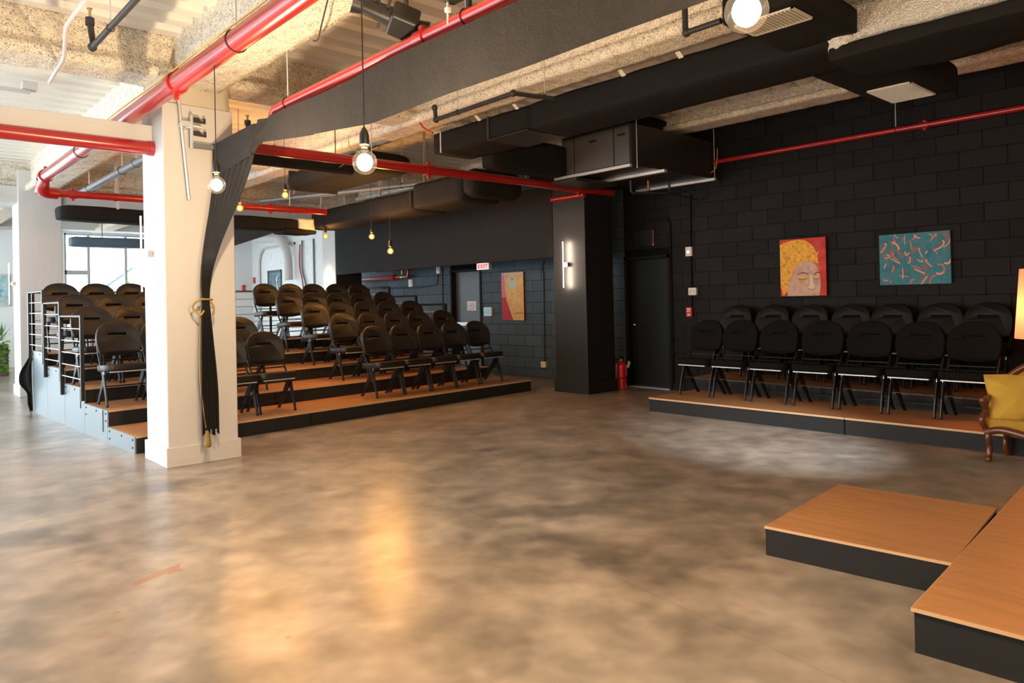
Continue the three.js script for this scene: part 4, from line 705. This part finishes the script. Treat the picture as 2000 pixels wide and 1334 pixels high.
const ochre = canvasTex(320, 480, (c, W, H) => {
  c.fillStyle = '#c9a15c'; c.fillRect(0, 0, W, H);
  for (let i = 0; i < 320; i++) { c.fillStyle = ['rgba(225,190,130,.2)', 'rgba(150,105,60,.16)', 'rgba(190,170,140,.18)', 'rgba(205,150,90,.2)'][i % 4]; c.beginPath(); c.ellipse(rr(0, W), rr(0, H), rr(4, 34), rr(4, 26), rnd() * 3, 0, 7); c.fill(); }
  c.fillStyle = '#a8303f'; c.beginPath(); c.moveTo(0, 0); c.lineTo(40, 0); c.lineTo(70, 280); c.lineTo(165, H); c.lineTo(0, H); c.fill(); c.fillStyle = 'rgba(205,150,175,.6)'; c.fillRect(0, 0, 60, 250); c.fillStyle = 'rgba(205,170,185,.55)'; c.fillRect(0, 0, W, 24);
  c.fillStyle = '#a9b5a4'; c.beginPath(); c.ellipse(165, 110, 62, 72, 0, 0, 7); c.fill(); c.fillStyle = '#8a8f80'; c.beginPath(); c.ellipse(160, 66, 26, 14, 0, 0, 7); c.fill();
  for (let i = 0; i < 90; i++) { c.fillStyle = 'rgba(95,70,50,.35)'; c.beginPath(); c.arc(rr(80, W), rr(150, H), rr(1, 5), 0, 7); c.fill(); }
  c.fillStyle = 'rgba(110,75,45,.7)'; c.fillRect(205, 405, 95, 10); for (let i = 0; i < 30; i++) { c.fillStyle = 'rgba(235,200,200,.7)'; c.fillRect(rr(4, 130), rr(300, 470), 3, 3); }
});
picture('wall_painting', 'tall abstract painting in ochre and crimson by the exit sign', -10.54, 1.547, 0.64, 0.935, ochre, mat(lin(0.12, 0.03, 0.03), 0.7));
{ // small framed picture on the white block wall
  const g = thing('framed_picture', 'small dark framed picture on the white block wall behind the chairs', 'picture', [XR - 0.002, 2.12, -21.33], -Math.PI / 2);
  part('frame', [rbx(-0.48, 0.48, 0.36, 0.42, 0, 0.03, 0.004), rbx(-0.48, 0.48, -0.42, -0.36, 0, 0.03, 0.004), rbx(-0.48, -0.42, -0.42, 0.42, 0, 0.03, 0.004), rbx(0.42, 0.48, -0.42, 0.42, 0, 0.03, 0.004)], mat(lin(0.06, 0.07, 0.09), 0.5), g);
  part('print', new THREE.PlaneGeometry(0.86, 0.74).translate(0, 0, 0.012), mat(0xffffff, 0.4, 0, { map: canvasTex(128, 128, (c) => { c.fillStyle = '#5f7884'; c.fillRect(0, 0, 128, 128); for (let i = 0; i < 40; i++) { c.fillStyle = ['rgba(30,45,55,.4)', 'rgba(150,180,190,.3)'][i % 2]; c.fillRect(rr(0, 128), rr(0, 128), rr(6, 30), rr(4, 20)); } c.strokeStyle = '#dfe9ec'; c.lineWidth = 7; c.beginPath(); c.moveTo(92, 24); c.bezierCurveTo(60, 50, 110, 70, 84, 128); c.stroke(); }) }), g);
}
{
  const g = thing('framed_picture', 'pale blue and ochre picture on the bright wall past the rear column', 'picture', [2.5, 2.02, ZF + 0.01]);
  part('frame', rbx(-0.6, 0.6, -0.42, 0.42, 0, 0.03, 0.004), M.white, g); part('print', new THREE.PlaneGeometry(1.12, 0.78).translate(0, 0, 0.031), mat(0xffffff, 0.6, 0, { map: canvasTex(128, 96, (c) => { c.fillStyle = '#9fc4cf'; c.fillRect(0, 0, 128, 96); for (let i = 0; i < 120; i++) { c.fillStyle = ['rgba(70,130,150,.3)', 'rgba(200,190,130,.3)', 'rgba(230,240,240,.3)'][i % 3]; c.beginPath(); c.arc(rr(0, 128), rr(0, 96), rr(2, 9), 0, 7); c.fill(); } }) }), g);
}

// ---------------------------------------------------------------- fittings on the block wall
const exitTex = canvasTex(256, 128, (c) => { c.fillStyle = '#ffd9d6'; c.fillRect(0, 0, 256, 128); c.fillStyle = '#e0202a'; c.font = 'bold 104px sans-serif'; c.textAlign = 'center'; c.textBaseline = 'middle'; c.fillText('EXIT', 128, 66, 236); });
{
  const g = thing('exit_sign', 'lit red EXIT sign above the dark door with the notice', 'sign', [XR - 0.08, 2.175, -11.38], -Math.PI / 2);
  part('housing', rbx(-0.2, 0.2, -0.075, 0.075, -0.08, 0, 0.006), M.plastic, g); part('lit_face', new THREE.PlaneGeometry(0.37, 0.14).translate(0, 0, 0.002), mat(0x000000, 0.5, 0, { emissive: 0xffffff, emissiveMap: exitTex, emissiveIntensity: 1.1 }), g);
}
{
  const g = thing('exit_sign', 'dark edge-lit sign plate above the black door', 'sign', [XR - 0.005, 2.43, -7.36], -Math.PI / 2);
  part('plate', rbx(-0.2, 0.2, -0.13, 0.13, 0, 0.012, 0.003), M.blackPlastic, g); part('edge_bar', rbx(0.185, 0.2, -0.12, 0.12, 0.012, 0.02, 0.003), M.copper, g); part('indicator', new THREE.SphereGeometry(0.008, 8, 6).translate(0.19, -0.115, 0.022), mat(0, 1, 0, { emissive: lin(1, 0.05, 0.05), emissiveIntensity: 3 }), g);
}
function wallBox(name, label, cat, z, y, w, h, d, m) { const g = thing(name, label, cat, [XR - 0.002, y, z], -Math.PI / 2); part('cover', rbx(-w / 2, w / 2, -h / 2, h / 2, 0, d, 0.008), m, g); return g; }
{ const g = wallBox('strobe_alarm', 'white strobe alarm on the black block wall', 'alarm', -6.49, 2.16, 0.11, 0.145, 0.05, M.plastic); part('strobe_lens', rbx(-0.03, 0.03, -0.035, 0.02, 0.05, 0.065, 0.006), M.glass, g); part('strobe_core', rbx(-0.02, 0.02, -0.028, 0.012, 0.05, 0.056, 0.003), M.chrome, g); }
{ const g = wallBox('switch_box', 'white double switch box below the strobe alarm', 'switch', -6.44, 1.545, 0.14, 0.115, 0.05, M.plastic); for (const x of [-0.03, 0.03]) part('rocker', rbx(x - 0.014, x + 0.014, -0.03, 0.03, 0.05, 0.056, 0.003), M.white, g); }
{
  const g = wallBox('fire_alarm_pull', 'red FIRE alarm pull box below the switch box', 'fire alarm', -6.51, 1.23, 0.10, 0.15, 0.05, M.extinguisher);
  part('face', new THREE.PlaneGeometry(0.085, 0.135).translate(0, 0, 0.0506), mat(0xffffff, 0.5, 0, { map: canvasTex(96, 144, (c) => { c.fillStyle = '#b5221f'; c.fillRect(0, 0, 96, 144); c.fillStyle = '#fff'; c.font = 'bold 34px sans-serif'; c.textAlign = 'center'; c.fillText('FIRE', 48, 38, 84); c.fillStyle = '#2a1512'; c.fillRect(20, 54, 56, 34); c.fillStyle = '#e9e2d8'; c.fillRect(28, 64, 40, 10); c.fillStyle = '#e9e2d8'; c.fillRect(24, 104, 48, 22); }) }), g);
  part('pull_bar', rbx(-0.03, 0.03, 0.0, 0.016, 0.05, 0.062, 0.004), M.plastic, g);
}
single('conduit', [rod([XR - 0.018, 3.04, -6.455], [XR - 0.018, 2.24, -6.47], 0.013), rod([XR - 0.018, 2.085, -6.47], [XR - 0.018, 1.605, -6.47], 0.013), rod([XR - 0.018, 1.485, -6.47], [XR - 0.018, 1.305, -6.48], 0.013)], M.blockB, 'black conduit linking the strobe, switch and fire alarm boxes', 'conduit');
single('conduit', bentTube([[XR - 0.018, 2.72, -7.3], [XR - 0.018, 2.72, -6.84], [XR - 0.018, 0.1, -6.84]], 0.013, 0.1), M.blockB, 'black conduit curving round the black door', 'conduit');
{ const g = wallBox('outlet_box', 'white outlet box at the foot of a black conduit', 'outlet', -9.73, 0.26, 0.12, 0.11, 0.05, M.plastic); part('socket', [rbx(-0.035, -0.008, -0.03, 0.03, 0.05, 0.054, 0.003), rbx(0.008, 0.035, -0.03, 0.03, 0.05, 0.054, 0.003)], M.white, g); }
single('conduit', bentTube([[XR - 0.02, 2.2, -9.66], [XR - 0.03, 2.08, -9.74], [XR - 0.018, 1.98, -9.70], [XR - 0.018, 0.315, -9.715]], 0.014, 0.05), M.ironPipe, 'black conduit dropping to the outlet beside the black column', 'conduit');
{ const g = wallBox('thermostat', 'white wall panel with a blue screen beside the dark door', 'thermostat', -11.3, 1.25, 0.235, 0.18, 0.05, M.plastic); part('screen', bx(-0.085, 0.085, -0.045, 0.07, 0.05, 0.052), mat(lin(0.08, 0.30, 0.50), 0.3, 0, { emissive: lin(0.10, 0.35, 0.6), emissiveIntensity: 0.35 }), g); }
{ const g = wallBox('strobe_alarm', 'white strobe alarm beneath the bulkhead by the dark door', 'alarm', -12.94, 2.165, 0.12, 0.15, 0.06, M.plastic); part('strobe_lens', rbx(-0.03, 0.03, -0.03, 0.03, 0.06, 0.075, 0.006), M.chrome, g); }
{ const g = wallBox('junction_box', 'white box on the conduit below the sprinkler valve', 'junction box', -14.03, 1.915, 0.14, 0.17, 0.05, M.plastic); part('lid', rbx(-0.06, 0.06, -0.075, 0.075, 0.05, 0.054, 0.003), M.white, g); }
single('conduit', bentTube([[XR - 0.018, 2.1, -13.0], [XR - 0.018, 1.85, -13.02], [XR - 0.018, 1.80, -13.6], [XR - 0.018, 1.82, -15.3]], 0.012, 0.1), M.ironPipe, 'thin black conduit under the sprinkler valve', 'conduit');
single('conduit', rod([XR - 0.018, 2.2, -12.84], [XR - 0.018, 0.9, -12.84], 0.014), M.ironPipe, 'black conduit dropping beside the dark door frame', 'conduit');
single('conduit', bentTube([[XR - 0.04, 3.26, -19.9], [XR - 0.04, 3.24, -22.1], [XR - 0.04, 2.95, -22.36], [XR - 0.04, 0.6, -22.38]], 0.035, 0.2), M.white, 'white conduit arching down the white block wall', 'conduit');
single('vent_pipe', bentTube([[XR - 0.22, 3.55, -22.2], [XR - 0.22, 3.42, -20.4], [XR - 0.22, 3.0, -19.95], [XR - 0.22, 2.2, -19.92]], 0.12, 0.35, 18), M.white, 'fat white vent pipe bending down the white block wall', 'pipe');
single('cable', tube([[XR - 0.04, 3.2, -19.55], [XR - 0.04, 2.6, -19.6], [XR - 0.05, 2.1, -19.4], [XR - 0.04, 1.3, -19.35]], 0.02, 30, 6), M.redWire, 'red cable bundle beside the white vent pipe', 'cable');
single('cable', tube([[XR - 0.05, 3.3, -19.4], [XR - 0.05, 2.5, -19.42], [XR - 0.05, 2.0, -19.2], [XR - 0.05, 1.2, -19.0]], 0.028, 30, 6), M.greyPipe, 'grey cable bundle beside the white vent pipe', 'cable');
single('conduit', rod([XR - 0.03, 3.3, -18.75], [XR - 0.03, 0.4, -18.75], 0.025), M.greyPipe, 'grey vertical conduit beside the rear column', 'conduit');
single('fire_alarm_pull', rbx(XR - 0.05, XR, 2.18, 2.38, -22.87, -22.77, 0.01), M.extinguisher, 'small red alarm box on the white block wall beside the arching conduit', 'fire alarm');
single('fire_alarm_pull', rbx(9.24, 9.34, 1.94, 2.14, ZF, ZF + 0.05, 0.01), M.extinguisher, 'small red alarm box in the corner of the street window wall', 'fire alarm');
{
  const g = thing('fire_extinguisher', 'red fire extinguisher with a white tag beside the black column', 'fire extinguisher', [9.25, 0, -7.62]);
  part('cylinder', lathe([[0.001, 0], [0.085, 0], [0.09, 0.01], [0.09, 0.36], [0.08, 0.40], [0.045, 0.435], [0.025, 0.45], [0.001, 0.45]], 24), M.extinguisher, g); part('band', lathe([[0.0905, 0.17], [0.092, 0.175], [0.092, 0.18], [0.0905, 0.185]], 24), M.rubber, g);
  part('valve_head', [rod([0, 0.45, 0], [0, 0.49, 0], 0.02), rbx(-0.015, 0.015, 0.485, 0.505, -0.02, 0.09, 0.004), rbx(-0.015, 0.015, 0.51, 0.525, -0.02, 0.10, 0.004)], M.chrome, g); part('hose', tube([[0, 0.475, -0.02], [-0.05, 0.48, -0.08], [-0.06, 0.40, -0.105], [-0.04, 0.22, -0.10]], 0.011, 20, 8), M.rubber, g);
  part('instruction_label', new THREE.CylinderGeometry(0.0912, 0.0912, 0.16, 16, 1, true, 0.2, 1.0).translate(0, 0.29, 0), M.plastic, g); const t = part('tag', rbx(-0.03, 0.03, -0.055, 0.055, -0.002, 0.002, 0.001).rotateZ(-0.5).translate(0.07, 0.39, 0.10), M.plastic, g);
}

// ---------------------------------------------------------------- sofa and cushion
{
  const g = thing('antique_sofa', 'antique sofa with gold velvet and carved walnut frame', 'sofa', [7.24, 0, -1.95], -Math.PI / 2);
  // local: front faces +z, width runs along +x
  const leg = (x, z, d) => tube([[x, 0.012, z + 0.03 * d], [x - 0.004, 0.06, z + 0.0 * d], [x, 0.13, z - 0.01 * d], [x, 0.20, z + 0.03 * d], [x, 0.27, z + 0.01 * d]], 0.024, 20, 10);
  for (const [x, z, d] of [[0.02, 0.0, 1], [1.36, 0.0, 1], [0.06, -0.34, -1], [1.32, -0.34, -1]]) { const l = part('leg', join(leg(x, z, d)), M.walnut, g); part('scroll_foot', new THREE.SphereGeometry(0.026, 12, 8).translate(x, 0.024, z + 0.03 * d), M.walnut, l); }
  part('front_apron', tube([[0.0, 0.25, 0.015], [0.14, 0.285, 0.05], [0.4, 0.245, 0.085], [0.69, 0.225, 0.095], [0.98, 0.245, 0.085], [1.24, 0.285, 0.05], [1.38, 0.25, 0.015]], 0.032, 60, 10), M.walnut, g);
  const st = new THREE.Shape(); st.moveTo(0.0, 0.38); st.lineTo(1.38, 0.38); st.lineTo(1.38, 0.02); st.bezierCurveTo(1.0, -0.05, 0.38, -0.05, 0, 0.02); st.closePath();
  part('seat_cushion', new THREE.ExtrudeGeometry(st, { depth: 0.055, bevelEnabled: true, bevelThickness: 0.03, bevelSize: 0.02, bevelSegments: 4, curveSegments: 20 }).rotateX(-Math.PI / 2).translate(0, 0.285, 0), M.velvet, g);
  for (const x of [0.0, 1.38]) part('arm', [tube([[x, 0.27, 0.0], [x - 0.02, 0.36, 0.04], [x, 0.44, -0.02], [x - 0.01, 0.51, 0.03], [x, 0.535, -0.04], [x, 0.56, -0.2], [x + 0.02, 0.62, -0.36]], 0.025, 50, 10), new THREE.SphereGeometry(0.034, 12, 8).translate(x - 0.01, 0.525, 0.03)], M.walnut, g);
  const arch = (n, off) => { const p = []; for (let i = 0; i <= n; i++) { const k = i / n, x = 0.0 + off + (1.38 - 2 * off) * k, e = Math.sin(Math.PI * k); p.push([x, 0.50 - off + 0.42 * Math.pow(e, 0.45), -0.40 - 0.05 * e]); } return p; };
  part('back_frame', tube(arch(28, 0), 0.03, 90, 10), M.walnut, g);
  const bs = new THREE.Shape(arch(28, 0.03).map(([x, y]) => new THREE.Vector2(x, y))); part('back_pad', new THREE.ExtrudeGeometry(bs, { depth: 0.05, bevelEnabled: true, bevelThickness: 0.02, bevelSize: 0.01, bevelSegments: 3 }).translate(0, 0, -0.46), M.velvet, g);
}
{
  const W = 0.52, H = 0.42; const g = new ParametricGeometry((u, v, o) => { const a = u * Math.PI * 2, b = (v - 0.5) * Math.PI, ca = Math.cos(a), sa = Math.sin(a), m = Math.max(Math.abs(ca), Math.abs(sa)), r = Math.cos(b); const x = ca / m * W / 2 * r * (0.92 + 0.08 * Math.abs(Math.sin(2 * a))), y = sa / m * H / 2 * r * (0.90 + 0.10 * Math.abs(Math.sin(2 * a))); const edge = Math.max(Math.abs(x) / (W / 2), Math.abs(y) / (H / 2)); o.set(x, y, 0.075 * Math.sin(b) * Math.pow(1 - Math.min(1, edge) ** 3, 0.5) + 0.012 * perlin.noise(x * 9, y * 9, 2)); }, 64, 24);
  const q = single('throw_pillow', g, phys(lin(0.62, 0.38, 0.05), 0.85, { sheen: 0.5, sheenColor: lin(1, 0.8, 0.3), bumpMap: rep(grainBump, 8), bumpScale: 0.003 }), 'mustard yellow throw pillow leaning on the sofa arm', 'cushion'); q.position.set(7.40, 0.555, -1.715); q.rotation.set(0, -Math.PI / 2 + 0.25, 0, 'YXZ'); q.rotateX(-0.35); q.rotateZ(0.10);
}

// ---------------------------------------------------------------- plants and what is seen through the window
function leafGeo(l, w) { const s = new THREE.Shape(); s.moveTo(0, 0); s.quadraticCurveTo(w, l * 0.35, 0, l); s.quadraticCurveTo(-w, l * 0.35, 0, 0); const g = new THREE.ShapeGeometry(s, 4); const p = g.attributes.position; for (let i = 0; i < p.count; i++) p.setZ(i, -0.25 * p.getY(i) ** 2 / l + 0.6 * Math.abs(p.getX(i))); g.computeVertexNormals(); return g; }
function leaves(n, fn, l, w) { const out = []; for (let i = 0; i < n; i++) { const [p, tilt, spin, s] = fn(i, n); out.push(leafGeo(l * s, w * s).rotateX(tilt).rotateY(spin).translate(...p)); } return out; }
function pottedPlant(label, pos, R, n) {
  const g = thing('window_plant', label, 'plant', pos, 0, 'green plants at the street window');
  part('pot', lathe([[0.001, 0], [0.1, 0], [0.14, 0.16], [0.125, 0.16], [0.1, 0.13], [0.001, 0.13]], 18), M.white, g);
  part('foliage', leaves(n, () => { const a = rnd() * 6.28, e = rnd(); return [[Math.cos(a) * R * e, 0.14 + rr(0.02, 0.28) * (1.2 - e), Math.sin(a) * R * e], 0.5 + e * 0.9, -a + Math.PI / 2, rr(0.7, 1.3)]; }, 0.15, 0.06), M.leafB, g).userData.kind = 'stuff';
}
single('window_bench', [rbx(4.75, 7.6, 1.63, 1.68, ZF + 0.12, ZF + 0.45, 0.01), rbx(4.9, 4.96, 0, 1.63, ZF + 0.2, ZF + 0.4, 0.004), rbx(7.3, 7.36, 0, 1.63, ZF + 0.2, ZF + 0.4, 0.004)], M.copper, 'high copper toned ledge before the street window', 'ledge');
pottedPlant('leafy green potted plant beside the window mullion, the larger of two', [5.0, 1.68, ZF + 0.28], 0.34, 90); pottedPlant('leafy green potted plant below the outside handrail, the smaller of two', [5.86, 1.68, ZF + 0.28], 0.28, 80);
{
  const g = thing('outside_stair_rail', 'blue handrail climbing outside the street window', 'handrail'); part('rail', [rod([5.3, 1.75, -25], [6.6, 2.75, -25], 0.03)], mat(lin(0.12, 0.22, 0.36), 0.5), g); for (let k = 0; k < 5; k++) part('baluster', rod([5.5 + 0.26 * k, 0, -25], [5.5 + 0.26 * k, 1.9 + 0.2 * k, -25], 0.012), M.greyPipe, g);
}
{
  const g = thing('planter_box', 'brown planter box with fern and trailing pothos past the rear column', 'planter', [2.15, 0, -20.35]);
  part('box', [rbx(-1.6, 0.52, 0, 0.72, -0.25, 0.25, 0.01)], M.planter, g);
  part('fern', leaves(170, () => { const a = rnd() * 6.28; return [[rr(-0.9, 0.40), 0.72 + rr(0, 0.2), rr(-0.15, 0.2)], rr(0.3, 1.4), a, rr(0.7, 1.3)]; }, 0.42, 0.035), M.leafA, g).userData.kind = 'stuff';
  part('trailing_vine', leaves(60, () => { const k = rnd(); return [[0.40 + rr(-0.14, 0.12), 0.85 - 0.8 * k, 0.27 + rr(0, 0.06)], 1.9 + rr(-0.4, 0.4), rr(-0.8, 0.8), rr(0.7, 1.2)]; }, 0.15, 0.09), M.leafB, g).userData.kind = 'stuff';
}

renderer.render(scene, camera);
